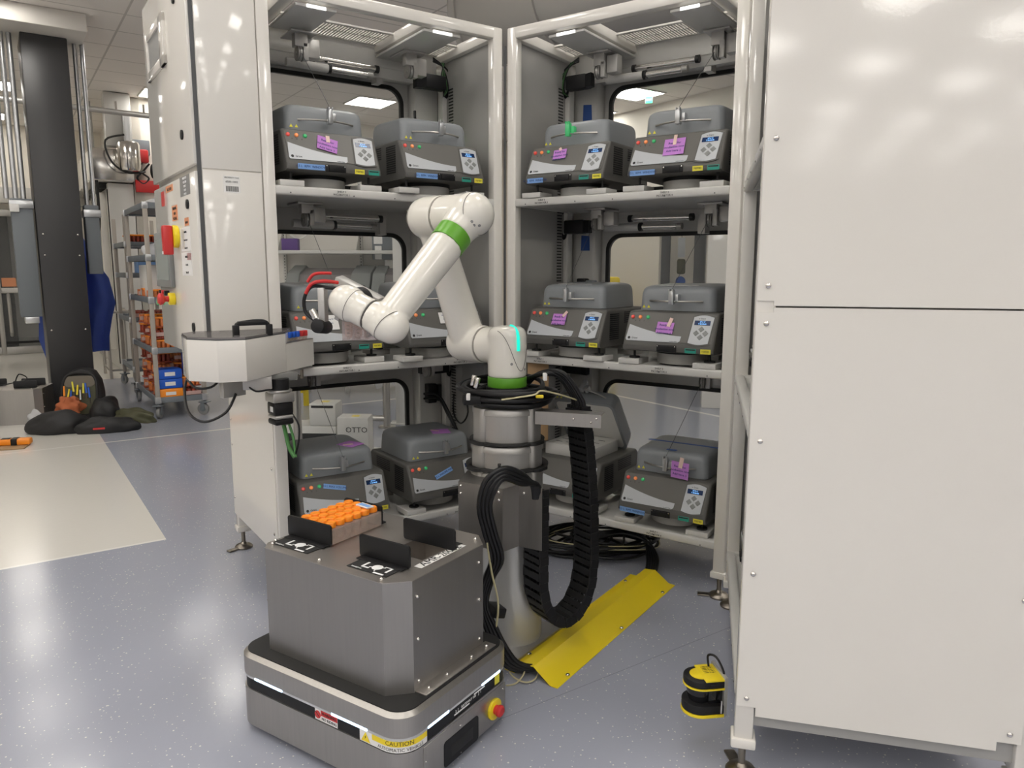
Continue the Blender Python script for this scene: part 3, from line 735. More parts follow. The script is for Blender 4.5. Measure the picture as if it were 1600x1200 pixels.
def panel2(b):   # raised front fascia
    b.add(_pr([(-.212, .004), (.212, .004), (.216, .145), (.19, .152), (-.19, .152), (-.216, .145)]), FACE)
def _pr(pts, h=.002):
    t = bmesh.new(); a = [t.verts.new((x, y, 0)) for x, y in pts]; f = t.faces.new(a)
    r_ = bmesh.ops.extrude_face_region(t, geom=[f]); vs = [v for v in r_['geom'] if isinstance(v, bmesh.types.BMVert)]
    bmesh.ops.translate(t, vec=(0, 0, h), verts=vs); bmesh.ops.recalc_face_normals(t, faces=t.faces[:]); return t
def swoosh(b):
    top = [(-.207 + .272 * i / 10, .036 + .052 * (1 - i / 10) ** 1.7) for i in range(11)]
    b.prism([(-.214, .014), (-.208, .004), (.052, .004), (.062, .012)] + top[::-1], .0022, .0034, FACE)
def pad_pts(g=0):
    out = []
    for i in range(9): out.append((.150 + (-.048 - g) + (.096 + 2 * g) * i / 8, .006 - g - .008 * math.sin(PI * i / 8)))
    for i in range(9): out.append((.160 + (.048 + g) - (.096 + 2 * g) * i / 8, .135 + g + .010 * math.sin(PI * i / 8)))
    return out
def side_vents(b):
    for s in (-1, 1):
        for i in range(13): b.box(s * .2275 - .001, s * .2275 + .001, .10, .20, .035 + i * .0105, .041 + i * .0105)
        for i in range(6): b.box(s * .2275 - .001, s * .2275 + .001, .26, .42, .115 + i * .0105, .120 + i * .0105)
def lid_mesh(b):
    L_ = []
    for z, i, r_ in ((.193, .0, .032), (.275, .004, .034), (.294, .009, .036), (.304, .018, .038), (.310, .032, .04), (.313, .055, .04)):
        ring = []
        for x, y in rr(-.192 + i, .192 - i, .102 + i, .46 - i, r_, 6): ring.append((x, y, z + (y - .1) * .03 * (z - .193) / .12))
        L_.append(ring)
    b.loft(L_)
def lid_lip(b):
    b.loft([ring3(-.188, .188, .106, .456, .033, .1905), ring3(-.188, .188, .106, .456, .033, .1945)])
def handle(b):
    P = []
    for i in range(13):
        u = i / 12; P.append((-.134 + .268 * u, .100 - .052 * math.sin(PI * u), .240))
    b.tube(P, .0045, 8, smooth=False)
def clampm(b):
    b.box(-.012, .010, .030, .060, .226, .290, .002); b.box(-.012, -.006, .028, .05, .285, .298, .001); b.box(.004, .010, .028, .05, .285, .298, .001); b.box(.012, .03, .045, .075, .238, .275, .003)
FEET = [(-.19, .06), (.19, .06), (-.19, .44), (.19, .44)]
def incubator(s, lv, tt, dd, yaw, label, note=None, tape=None, blue=None, clamp_m='galv', lid_open=False, order='gy', lettering=None, extras=()):
    p = st(s, tt, dd, Z3[lv]) if isinstance(s, str) else s
    t = thing('incubator', label, 'incubator', p, R(yaw), 'grey benchtop incubators on the racks')
    H0 = .067
    Z = Matrix.Translation((0, 0, H0))
    part('housing', 0, housing, 'housing', t, Z)
    part('front_panel', 0, panel2, 'housing2', t, Z)
    sw = part('silver_stripe', 0, swoosh, 'silver', t, Z)
    text('logo', 'Grant', .013, 'blackink', sw, FACE @ Matrix.Translation((-.168, .018, .0038)))
    part('logo_ring', 0, lambda b: b.lathe([(.0045, 0), (.0068, 0), (.0068, .0004), (.0045, .0004)], 16, FACE @ Matrix.Translation((-.197, .018, .0036))), 'blackink', sw)
    text('lettering', 'incubator-shaker', .0055, 'blackink', sw, FACE @ Matrix.Translation((.030, .0085, .0038)))
    kb = part('control_pad', 0, lambda b: b.prism(pad_pts(0), .002, .0055, FACE), 'silver', t, Z)
    part('pad_surround', 0, lambda b: b.prism(pad_pts(.006), .001, .004, FACE), 'housing', t, Z)
    part('display', 0, lambda b: b.box(.118, .194, .095, .118, .005, .0062, 0, FACE), 'lcd', kb)
    text('display_text', '37.0 C', .010, 'lcd_t', kb, FACE @ Matrix.Translation((.156, .111, .0066))); text('display_text', 'T 00:00:00', .009, 'lcd_t', kb, FACE @ Matrix.Translation((.156, .101, .0066)))
    text('logo', 'o Grant', .010, 'blackink', kb, FACE @ Matrix.Translation((.152, .128, .006)))
    for i, (x, y) in enumerate(((.156, .075), (.134, .055), (.178, .055), (.156, .035))):
        part('key', i, lambda b: b.box(-.0105, .0105, -.0105, .0105, .005, .0064, .001, FACE @ Matrix.Translation((x, y, 0)) @ rotm(rz=45)), 'bezel', kb)
    for i, (x, m) in enumerate(((-.199, 'red_l'), (-.160, 'orange_l'), (-.120, 'green_l'))):
        part('indicator_light', i, lambda b: b.lathe([(.0095, 0), (.0095, .004), (.007, .008), (.002, .0095)], 18, FACE @ Matrix.Translation((x, .127, .001))), m, t, Z)
    text('lettering', 'A        B        C', .008, 'blackink', t, Z @ FACE @ Matrix.Translation((-.160, .108, .0024)))
    part('port_cover', 0, lambda b: (b.box(-.049, .049, .004, .036, .0, .004, .001, LOW), b.box(-.034, .036, .008, .032, .003, .010, .002, LOW)), 'black', t, Z)
    part('port_screw', 0, lambda b: [b.lathe([(.003, .004), (.003, .0055), (.001, .006)], 10, LOW @ Matrix.Translation((x, .030, 0))) for x in (-.043, .043)], 'chrome', t, Z)
    part('side_vents', 0, side_vents, 'black', t, Z, kind='stuff')
    a, b_ = (.118, .190) if order == 'gy' else (.190, .118)
    g = part('sticker', ('g', order), lambda b: b.box(a - .027, a + .027, .004, .026, .0, .0012, 0, LOW), 'teal_l', t, Z, label='teal green sticker')
    part('print', ('g', order), lambda b: b.box(a - .023, a + .023, .017, .023, .0012, .0018, 0, LOW), 'blackink', g)
    g = part('sticker', ('y', order), lambda b: b.box(b_ - .024, b_ + .024, .004, .026, .0, .0012, 0, LOW), 'yellow_l', t, Z, label='yellow sticker')
    text('lettering', 'TESTED', .011, 'blackink', g, LOW @ Matrix.Translation((b_, .015, .0016)))
    if blue:
        x, y, w, ang, surf, tx = blue
        F_ = (FACE if surf == 'f' else LOW) @ Matrix.Translation((x, y, .003 if surf == 'f' else .001)) @ rotm(rz=ang)
        k = MB().box(-w / 2, w / 2, -.012, .012, 0, .0012, 0, Z @ F_).build('name_tape', 'blue_l', t)
        text('handwriting', tx, .0145, 'ink', k, Z @ F_ @ Matrix.Translation((0, 0, .0016)))
    # feet: machined blocks, studs and rubber discs
    for i, (x, y) in enumerate(FEET):
        f = part('foot', i, lambda b: (b.cyl((x, y, .026), (x, y, .034), .026, seg=20), b.cyl((x, y, .03), (x, y, .07), .006, seg=10)), 'rubber', t)
        part('foot_block', i, lambda b: b.box(x - .065, x + .045, y - .05, y + .07, 0, .026, .002), 'foot', t)
    part('drum', 0, lambda b: (b.cyl((0, .22, .0), (0, .22, .052), .125, seg=36),), 'foot', t)
    part('drum_rim', 0, lambda b: b.cyl((0, .22, .05), (0, .22, .0665), .13, seg=36), 'black', t)
    # lid
    lt = bpy.data.objects.new('lid', None); C.objects.link(lt); lt.parent = t
    piv = Vector((0, .452, .195)); LM = Z
    if lid_open: LM = Z @ Matrix.Translation(piv) @ rotm(rx=-54) @ Matrix.Translation(-piv)
    lt.matrix_local = LM
    if not lid_open:
        part('shell', 0, lid_mesh, 'lid', lt); part('lip', 0, lid_lip, 'black', lt)
    else:
        def openlid(b):
            L_ = []
            for z, i, r_ in ((.193, .014, .028), (.193, .0, .035), (.26, .004, .038), (.285, .008, .042), (.300, .018, .045), (.309, .034, .045), (.312, .055, .04)):
                L_.append([(x, y, z) for x, y in rr(-.192 + i, .192 - i, .102 + i, .46 - i, r_, 6)])
            b.loft(L_, cap=True)
        b = MB(); openlid(b); b.build('shell', 'lid', lt)
        def inner(b):
            L_ = [[(x, y, z) for x, y in rr(-.192 + i, .192 - i, .102 + i, .46 - i, .028, 6)] for z, i in ((.1925, .016), (.30, .022))]
            b.loft(L_)
        b = MB(); inner(b); b.build('lining', 'foot', lt, label='pale inner lining')
        MB().box(-.155, .155, .115, .40, .19, .255, .004, Z).build('heating_block', 'foot', t)
        k = MB()
        for i in range(4):
            for j in range(3): k.box(-.12 + .065 * i, -.08 + .065 * i, .17 + .07 * j, .178 + .07 * j, .2545, .2555, 0, Z)
        k.build('block_slots', 'black', t, kind='stuff')
    part('handle', 0, handle, 'steel', lt)
    part('handle_clamp', clamp_m, clampm, clamp_m, lt)
    part('warning_label', 0, lambda b: [b.prism([(x - .008, 0), (x + .008, 0), (x, .014)], 0, .0006, frame((0, .1015, .205), (1, 0, 0), (0, 0, 1), (0, -1, 0))) for x in (-.165, -.140)], 'yellow_l', lt)
    if note:
        nm, x, y, w, h, ang, mode, tx = note
        if mode == 'f': F_ = Z @ FACE @ Matrix.Translation((x, y, .006)) @ rotm(rz=ang)
        elif mode == 'lidfront': F_ = Z @ frame((x, .040, y), (1, 0, 0), (0, -.1, 1), (0, -1, -.1)) @ rotm(rz=ang)
        else: F_ = Z @ Matrix.Translation((x, y, .3165)) @ rotm(rx=2, rz=ang)
        n = MB().box(-w / 2, w / 2, -h / 2, h / 2, 0, .0014, 0, F_).build('paper_note', nm, t)
        for i, ln in enumerate(tx): text('handwriting', ln, .0155 if nm == 'purple' else .009, 'ink', n, F_ @ Matrix.Translation((0, h * .22 - i * .020, .0018)))
        if tape:
            tx_, ty_, tw, th, ta = tape
            MB().box(-tw / 2, tw / 2, -th / 2, th / 2, 0, .0015, 0, F_ @ Matrix.Translation((tx_, ty_, .002)) @ rotm(rz=ta)).build('tape_strip', 'masking', t)
    for fn in extras: fn(t, Z)
    return t
BT = '0.5 L  RPM  WINDOW'
NT = ['Ready for', 'incubation now', 'Add here :)']
def top_band(t, Z):
    MB().box(-.187, .187, .27, .29, .317, .319, 0, Z).build('tape_band', 'blue_t', t)
    MB().box(-.03, .02, .125, .145, .312, .314, 0, Z).build('tape_band', 'blue_t', t)
def white_strip(t, Z):
    k = MB().box(-.11, .09, .145, .168, .3135, .315, 0, Z).build('name_tape', 'paper', t)
    text('handwriting', 'Incubator 25 mixer', .018, 'blackink', k, Z @ Matrix.Translation((-.01, .156, .3155)))
I = {}
I['R3a'] = incubator('R', 3, .358, -.013, -34.1, 'grey incubator with green handle clamp, top shelf of right rack, inner', ('purple', -.045, .105, .074, .052, 4, 'f', NT), (0, .028, .014, .016, 30), (-.165, .016, .095, 0, 'l', BT), 'green_l')
I['R3b'] = incubator('R', 3, .939, -.003, -33.6, 'grey incubator with a large purple note, top shelf of right rack, outer', ('purple', -.010, .085, .100, .085, 2, 'f', NT), (0, .035, .016, .052, 0), (-.150, .014, .125, 0, 'l', BT), 'galv', order='yg')
I['R2a'] = incubator('R', 2, .365, -.028, -35.1, 'grey incubator nearest the robot turret on the middle shelf of right rack', ('purple', -.035, .095, .080, .060, 0, 'f', NT), (.03, .03, .015, .035, -35), None, 'galv', extras=(white_strip,))
I['R2b'] = incubator('R', 2, .940, -.011, -33.4, 'grey incubator with small purple note, middle shelf of right rack, outer', ('purple', -.022, .075, .084, .056, -2, 'f', NT), (.02, .028, .018, .045, -12), None, 'galv', extras=(white_strip,))
I['R1b'] = incubator('R', 1, .933, .0, -33.0, 'grey incubator with blue tape band across its lid, bottom shelf of right rack', ('purple', .075, .240, .088, .085, -4, 'lidfront', NT), (.005, .04, .020, .055, -8), (-.150, .008, .135, -2, 'l', BT), 'galv', extras=(top_band,))
I['R1a'] = incubator('R', 1, .329, .018, -34.5, 'grey incubator with its lid propped open behind the cable chain', None, None, None, 'galv', lid_open=True)
I['L3a'] = incubator('L', 3, .928, -.004, 34.9, 'grey incubator with tilted purple note, top shelf of left rack, outer', ('purple', -.022, .092, .095, .070, -14, 'f', NT), (0, .028, .018, .034, 10), (-.115, .020, .125, 0, 'l', BT), 'galv', order='yg')
I['L3b'] = incubator('L', 3, .361, -.031, 35.3, 'grey incubator without note, top shelf of left rack above the robot elbow', None, None, (-.110, .018, .118, 0, 'l', BT), 'galv')
I['L2a'] = incubator('L', 2, .919, .017, 38.0, 'grey incubator half hidden by the robot wrist, middle shelf of left rack', ('paper', -.045, .098, .10, .075, 0, 'f', ['Please keep lid', 'closed when', 'running']), None, None, 'galv', extras=(white_strip,))
I['L2b'] = incubator('L', 2, .371, -.060, 34.8, 'grey incubator with white note behind the robot arms, middle shelf', ('paper', .01, .105, .085, .060, 0, 'f', ['Please keep lid', 'closed when', 'running']), None, None, 'galv', extras=(white_strip,))
I['L1a'] = incubator('L', 1, .928, -.017, 33.7, 'grey incubator just behind the orange-capped tubes, bottom shelf', ('purple', .10, .19, .100, .10, 28, 'top', NT[:0]), (-.02, .0, .05, .014, -35), (-.045, .112, .112, -14, 'f', '0.5 L MAX VOLUME'), 'galv')
I['L1b'] = incubator('L', 1, .338, -.001, 35.7, 'grey incubator left of the robot pedestal on the bottom shelf', ('purple', .05, .185, .100, .095, -20, 'top', NT[:0]), (-.03, .02, .05, .012, -40), (-.02, .085, .115, 18, 'f', '0.5 L VOLUME MAX'), 'galv')
# incubators of the nearest rack, of which only slivers show
for lv, lb in ((3, 'top'), (2, 'middle'), (1, 'bottom')):
    for x in (.34, .90):
        incubator(O3 + U3 * x + Vector((.9677, -.2520, 0)) * .055 + Vector((0, 0, Z3[lv])), 1, 0, 0, math.degrees(math.atan2(U3.y, U3.x)), '%s incubator on the %s shelf of the nearest rack, seen edge on' % ('nearer' if x > .5 else 'farther', lb), None, None, None, 'galv', lid_open=False)
# the wires end at the clamps
def clamp_pt(t): return t.matrix_world @ Vector((0, .04, .067 + .295))
bpy.context.view_layer.update()
lifter('L', 3, .93, clamp_pt(I['L3a']), 'pulley bracket above the tilted-note incubator, top left of the left rack')
lifter('L', 3, .33, None, 'pulley bracket near the inner end of the left rack roof')
lifter('R', 3, .33, None, 'pulley bracket near the inner end of the right rack roof')
lifter('R', 3, .98, clamp_pt(I['R3b']), 'pulley bracket at the outer end of the right rack roof')
lifter('L', 2, .93, clamp_pt(I['L2a']), 'pulley bracket under the top shelf of the left rack, outer end')
lifter('L', 2, .25, None, 'pulley bracket under the top shelf beside the robot elbow')
lifter('R', 2, .33, clamp_pt(I['R2a']), 'pulley bracket under the top shelf of the right rack, inner end')
lifter('R', 2, .98, clamp_pt(I['R2b']), 'pulley bracket under the top shelf of the right rack, outer end')
lifter('L', 1, .93, clamp_pt(I['L1a']), 'pulley bracket under the middle shelf of the left rack, behind the motor')
lifter('L', 1, .25, None, 'pulley bracket under the middle shelf of the left rack, inner end')
lifter('R', 1, .98, clamp_pt(I['R1b']), 'pulley bracket under the middle shelf of the right rack, against the bright floor')
# ------------------------------------------------------------------ robot on its lifting column
PX, PY = -0.0195, 2.962
def Lm(P0, mtx=None): return Vector(P0)
t = thing('lifting_pedestal', 'grey telescoping lift column carrying the robot arm', 'pedestal', (PX, PY, 0), 0)
MB().box(-.15, .15, -.17, .17, .0, .012, .003, Matrix.Translation((.02, .045, 0)) @ rotm(rz=-35)).build('base_plate', 'alu', t)
MB().lathe([(.128, .012), (.128, .64), (.124, .66)], 48, Matrix.Translation((.02, .045, 0))).build('lower_tube', 'alu_w', t)
def ribbed(b, r, z0, z1, bul=True):
    b.lathe([(r - .006, z0), (r, z0 + .004), (r, z1 - .03), (r + .006, z1 - .028), (r + .006, z1 - .012), (r, z1 - .003), (r - .01, z1)], 56)
    if bul:
        for a in (215, 325):
            m = rotm(rz=a); b.prism(rr(r - .055, r + .012, -.04, .04, .022, 5), z0, z1 - .001, m, .003)
b = MB(); ribbed(b, .146, .66, .765); b.build('lower_housing', 'alu', t)
b = MB(); ribbed(b, .141, .775, .868); b.build('middle_housing', 'alu', t)
b = MB(); ribbed(b, .134, .878, 1.015); b.build('upper_housing', 'alu', t)
for z, r in ((.766, .168), (.869, .152)):
    b = MB(); b.lathe([(r - .01, z), (r, z + .003), (r, z + .009), (r - .01, z + .012)], 48)
    for a in (215, 325): b.prism(rr(r - .06, r + .010, -.045, .045, .025, 5), z, z + .012, rotm(rz=a))
    b.build('seal_ring', 'rubber', t)
MB().lathe([(.10, 1.014), (.10, 1.03), (.085, 1.035), (.085, 1.088)], 40).build('robot_flange', 'black', t)
# bent steel bracket on the camera side
def P2w(x, y, z): return Vector((x - PX, y - PY, z))
bk = bpy.data.objects.new('chain_bracket', None); C.objects.link(bk); bk.parent = t
pts = [(-.205, 2.780), (-.034, 2.680), (.026, 2.740), (.113, 2.690)]
b = MB()
for (xa, ya), (xb, yb_) in zip(pts, pts[1:]):
    d = Vector((xb - xa, yb_ - ya, 0)); L_ = d.length; d.normalize(); n = Vector((d.y, -d.x, 0))
    z0, z1 = (.50, .745) if xa < .04 else (.512, .742)
    b.box(0, L_, -.0015, .0015, z0, z1, 0, frame(P2w(xa, ya, 0), tuple(d), tuple(-n), (0, 0, 1)))
b.build('bent_plate', 'steel_d', bk)
b = MB(); b.prism([(-.205 - PX, 2.78 - PY), (-.034 - PX, 2.68 - PY), (.026 - PX, 2.74 - PY), (.05, -.02), (-.16, -.02)], .742, .745); b.build('top_plate', 'steel_d', bk)
k = MB()
def scr(k, x, y, z, r=.006):
    k.sph((x - PX, y - PY, z), r, u=10, v=8)
for x, y, z in ((-.195, 2.772, .73), (-.195, 2.772, .70), (-.048, 2.686, .73), (-.048, 2.686, .70), (.046, 2.726, .715), (.088, 2.702, .70)): scr(k, x, y, z)
k.build('screw', 'chrome', bk)
# upper bracket holding the moving end of the cable chain
ub = bpy.data.objects.new('chain_bracket', None); C.objects.link(ub); ub.parent = t
b = MB(); b.box(0, .26, -.0015, .0015, .955, 1.005, 0, frame(P2w(.09, 2.85, 0), (.95, -.30, 0), (.30, .95, 0), (0, 0, 1))); b.box(0, .26, 0, .07, 1.003, 1.006, 0, frame(P2w(.09, 2.85, 0), (.95, -.30, 0), (.30, .95, 0), (0, 0, 1))); b.build('bent_plate', 'steel_d', ub)
k = MB()
for x, y, z in ((.235, 2.803, .985), (.30, 2.782, .975), (.32, 2.776, .990)): scr(k, x, y, z, .005)
k.build('screw', 'chrome', ub)

# robot kinematics (fitted joint centres, metres)
ph = R(45.23)
A_ = Vector((math.cos(ph), -math.sin(ph), 0)); B_ = Vector((-math.sin(ph), -math.cos(ph), 0)); UZ = Vector((0, 0, 1))
J1 = Vector((PX, PY, 0)); S1 = J1 + UZ * 1.246; S2 = S1 - A_ * .228
T1, T2 = R(21.4), R(45.1)
LK1 = B_ * math.sin(T1) + UZ * math.cos(T1); Ee1 = S2 + LK1 * .54; Ee2 = Ee1 + A_ * .228
LK2 = B_ * math.sin(T2) - UZ * math.cos(T2); Wr = Ee2 + LK2 * .54
WD = Vector((-.864, .295, .406)).normalized(); WD = (WD - LK2 * WD.dot(LK2)).normalized(); Wp = Wr + WD * .155
def voxel(name, fill, m, parent, vox=.0052, smooth=14):
    b = MB(); fill(b); me = b.mesh('v'); o = bpy.data.objects.new('v', me); C.objects.link(o)
    r_ = o.modifiers.new('r', 'REMESH'); r_.mode = 'VOXEL'; r_.voxel_size = vox
    s_ = o.modifiers.new('s', 'SMOOTH'); s_.iterations = smooth; s_.factor = .5
    me2 = bpy.data.meshes.new_from_object(o.evaluated_get(bpy.context.evaluated_depsgraph_get()))
    bpy.data.objects.remove(o); me2.name = name; me2.materials.clear(); me2.materials.append(M[m])
    for p in me2.polygons: p.use_smooth = True
    q = bpy.data.objects.new(name, me2); C.objects.link(q); q.parent = parent
    q.matrix_parent_inverse = Matrix.Translation(-Vector(parent.location)); return q
rb = thing('robot_arm', 'cream white collaborative robot arm with green bands on the lift column', 'robot', (PX, PY, 1.088), 0)
def wpart(b, name, m, parent=rb):
    o = b.build(name, m, parent); o.matrix_parent_inverse = Matrix.Translation(-Vector(rb.location)); return o
wpart(MB().cyl(J1 + UZ * 1.088, J1 + UZ * 1.127, .0785, seg=48, bev=.002), 'base_band', 'green')
def f_turret(b):
    b.cyl(J1 + UZ * 1.126, S1 + UZ * .045, .0775, seg=48)
    b.lathe([(.0775, 0), (.076, .018), (.068, .036), (.052, .046), (.0, .050)], 48, Matrix.Translation(S1 + UZ * .035))
    b.cyl(S1, S1 - A_ * .125, .074, seg=40); b.sph(S1 + A_ * .004, .077)
voxel('turret', f_turret, 'robot', rb)
def f_upper(b):
    b.cyl(S2 - A_ * .025, S2 + A_ * .100, .078, seg=40); b.sph(S2 - A_ * .03, .079, u=32, v=20)
    b.cyl(S2, Ee1, .074, .060, seg=40); b.cyl(Ee1 - A_ * .02, Ee1 + A_ * .085, .082, seg=40); b.sph(Ee1 - A_ * .025, .080, u=32, v=20)
voxel('upper_arm', f_upper, 'robot', rb)
def f_elbow(b):
    b.cyl(Ee1 + A_ * .088, Ee2, .080, seg=40); b.sph(Ee2 + A_ * .018, .082, u=32, v=20); b.cyl(Ee2, Ee2 + LK2 * .101, .078, .066, seg=40)
voxel('elbow', f_elbow, 'robot', rb)
wpart(MB().cyl(Ee2 + LK2 * .100, Ee2 + LK2 * .156, .0672, .0655, seg=48), 'forearm_band', 'green')
def f_fore(b):
    b.cyl(Ee2 + LK2 * .154, Wr, .0645, .056, seg=40); b.sph(Wr, .064, u=32, v=20); b.sph(Wr - WD * .022 , .062, u=32, v=20)
    b.cyl(Wr - WD * .02, Wr + WD * .065, .060, .055, seg=40)
voxel('forearm', f_fore, 'robot', rb, .0048)
def f_wrist(b):
    b.cyl(Wr + WD * .068, Wp, .055, seg=40); b.sph(Wp, .0635, u=32, v=20); b.sph(Wp + WD * .012, .062, u=32, v=20)
voxel('wrist', f_wrist, 'robot', rb, .0045)
# joint gaps: thin dark rings round the joints and the edges of the end caps
def ringat(c, axis, r, name='joint_line', w=.0022, m_='robot2'):
    m, _ = align(c, Vector(c) + axis); q = MB(); q.lathe([(r - .004, -w), (r, -w), (r, w), (r - .004, w)], 56, m); wpart(q, name, m_)
ringat(S1 - A_ * .127, A_, .0745); ringat(Ee1 + A_ * .086, A_, .0805); ringat(Wr + WD * .0665, WD, .0538, m_='seam')
def capline(c, axis, side, r, off, tilt, k=1.0, w=.0012):
    """edge of an end cap: where a tilted plane cuts the rounded joint"""
    n = (axis + side * tilt).normalized(); u = n.orthogonal().normalized(); v = n.cross(u); pts = []
    for i in range(40):
        a = 2 * PI * i / 40; pts.append(Vector(c) + n * off + (u * math.cos(a) + v * math.sin(a)) * math.sqrt(max(1e-6, r * r - off * off)) * k)
    wpart(MB().tube(pts, w, 5, smooth=False, closed=True), 'cap_line', 'seam')
capline(Ee2 + A_ * .018, A_, LK2, .0822, .026, -.15)
capline(Ee1 - A_ * .025, -A_, LK1, .0800, .030, .1)
capline(Wp + WD * .004, WD, UZ, .0640, -.022, .0)
capline(Wr - WD * .010, -WD, LK2, .0648, .008, .35)
# seam of the turret's side cover, following the surface
pts = []
for i in range(25):
    a = R(-118 + 236 * i / 24); z = 1.246 + .075 - .165 * math.exp(-(a / 1.15) ** 2)
    n = A_ * math.cos(a * .62) + B_ * -math.sin(a * .62)
    pts.append(Vector((PX, PY, z - .0)) + n * .0782)
wpart(MB().tube(pts, .0011, 5), 'cap_line', 'seam')
def screwat(c, d, r):
    d = Vector(d).normalized(); wpart(MB().cyl(Vector(c) + d * (r - .004), Vector(c) + d * (r + .0006), .0055, seg=14), 'cap_screw', 'grey')
for a, z in ((-.35, 1.165), (.45, 1.150)):
    pass
screwat(J1 + UZ * 1.185, A_ * .9 + B_ * .55, .0775); screwat(J1 + UZ * 1.160, A_ + B_ * -.35, .0775)
for q in (A_ * .7 + LK1 * -.5 + B_ * .45, A_ * .72 - LK2 * -.55 + B_ * .3, A_ * .65 + LK2 * .7): screwat(Ee2 + A_ * .018, q, .082)
screwat(Wr, (-WD * .75 - UZ * .2 - Vector((0, .65, 0))), .064); screwat(Wr - LK2 * .04, (-WD * .8 - Vector((0, .6, 0)) + UZ * .1), .062)
screwat(Wp, Vector((.45, -.85, -.25)), .0635)
# status light: a teal hook-shaped strip over the turret's shoulder
pts = []
c0 = J1 + UZ * 1.281
dirn = Vector((.42, -.90, 0)).normalized()
for i in range(12):
    a = R(88 - 88 * i / 11); pts.append(c0 + dirn * (.0755 * (math.cos(a) ** .8 if math.cos(a) > 0 else 0)) + UZ * (.048 * math.sin(a)) + Vector((.012 - .0 * i, 0, 0)))
pts += [c0 + dirn * .0772 + Vector((.012, 0, -.02)), c0 + dirn * .0772 + Vector((.012, 0, -.045))]
wpart(MB().tube(pts, .0062, 10), 'status_light', 'teal')
# wrist flange, gripper and camera
TD = Vector((.45, .85, .10)); TD = (TD - WD * TD.dot(WD)).normalized(); UPg = TD.cross(WD).normalized()
if UPg.z < 0: UPg = -UPg
g = bpy.data.objects.new('gripper', None); C.objects.link(g); g.parent = rb; g.matrix_parent_inverse = Matrix.Translation(-Vector(rb.location))
def gpart(b, name, m):
    o = b.build(name, m, g); o.matrix_parent_inverse = Matrix.Translation(-Vector(rb.location)) ; return o
g.matrix_parent_inverse = Matrix.Identity(4); g.location = (0, 0, 0)
gpart(MB().cyl(Wp + TD * .04, Wp + TD * .085, .046, seg=32, bev=.004), 'flange', 'black')
GF = frame(Wp + TD * .085, tuple(-WD), tuple(UPg), tuple(TD))
if GF.to_3x3().determinant() < 0: GF = frame(Wp + TD * .085, tuple(WD), tuple(UPg), tuple(TD)); sgn = -1
else: sgn = 1
gpart(MB().box(-.06, .13, -.03, .03, 0, .045, .004, GF), 'body', 'alu_l')
gpart(MB().box(-.05, -.03, -.14, .0, .03, .06, .003, GF), 'finger', 'alu_l'); gpart(MB().box(.09, .11, -.14, .0, .03, .06, .003, GF), 'finger', 'alu_l')
gpart(MB().cyl(GF @ Vector((.05, .01, .045)), GF @ Vector((.05, .01, .07)), .012, seg=12), 'cylinder_end', 'black')
# camera on its bracket, with red and black leads
cb = Wp + Vector((-.095, -.005, 0))
gpart(MB().box(-.011, .011, -.005, .05, -.075, .055, .002, Matrix.Translation(cb)), 'camera_bracket', 'alu_l')
gpart(MB().cyl(cb + Vector((-.01, -.03, -.075)), cb + Vector((.0, .06, -.085)), .024, seg=24, bev=.003), 'camera_body', 'black')
gpart(MB().cyl(cb + Vector((-.02, .0, -.05)), cb + Vector((-.035, .0, -.02)), .013, seg=14), 'connector', 'chrome')
gpart(MB().tube([cb + Vector((-.02, 0, -.06)), cb + Vector((-.055, 0, -.03)), cb + Vector((-.058, 0, .02)), cb + Vector((-.03, 0, .06)), cb + Vector((.02, .02, .055)), cb + Vector((.07, .06, .05))], .0065), 'lead', 'cable')
gpart(MB().tube([cb + Vector((-.052, -.004, .035)), cb + Vector((-.03, -.006, .068)), cb + Vector((.01, 0, .078)), cb + Vector((.05, .04, .072))], .0062), 'lead', 'red_c')
gpart(MB().tube([cb + Vector((-.045, 0, .075)), cb + Vector((-.02, .0, .102)), cb + Vector((.03, .03, .105))], .0055), 'lead', 'red_c')
# clear tube rack held in the gripper
hr = thing('tube_rack', 'clear plastic tube rack held by the robot gripper below its wrist', 'rack', (-.520, 2.775, 1.293), R(8))
k = MB()
for z in (.0, .042, .080): k.box(-.105, .105, -.055, .055, z, z + .004)
for s_ in (-1, 1): k.box(s_ * .103 - .002, s_ * .103 + .002, -.055, .055, .0, .084); k.box(-.105, .105, s_ * .055 - .0015, s_ * .055 + .0015, 0, .084)
k.build('frame', 'acrylic', hr)
k = MB()
for i in range(6):
    for j in range(5): k.box(-.088 + .035 * i, -.080 + .035 * i, -.0575, -.0567, .012 + .014 * j, .0135 + .014 * j)
k.build('scale_marks', 'grey', hr)
for i in range(6):
    for j in range(3): part('tube', 'gt', lambda b: b.lathe([(.006, .0), (.012, .008), (.0125, .092)], 14), 'tube', hr, Matrix.Translation((-.085 + .034 * i, -.034 + .034 * j, .004)))

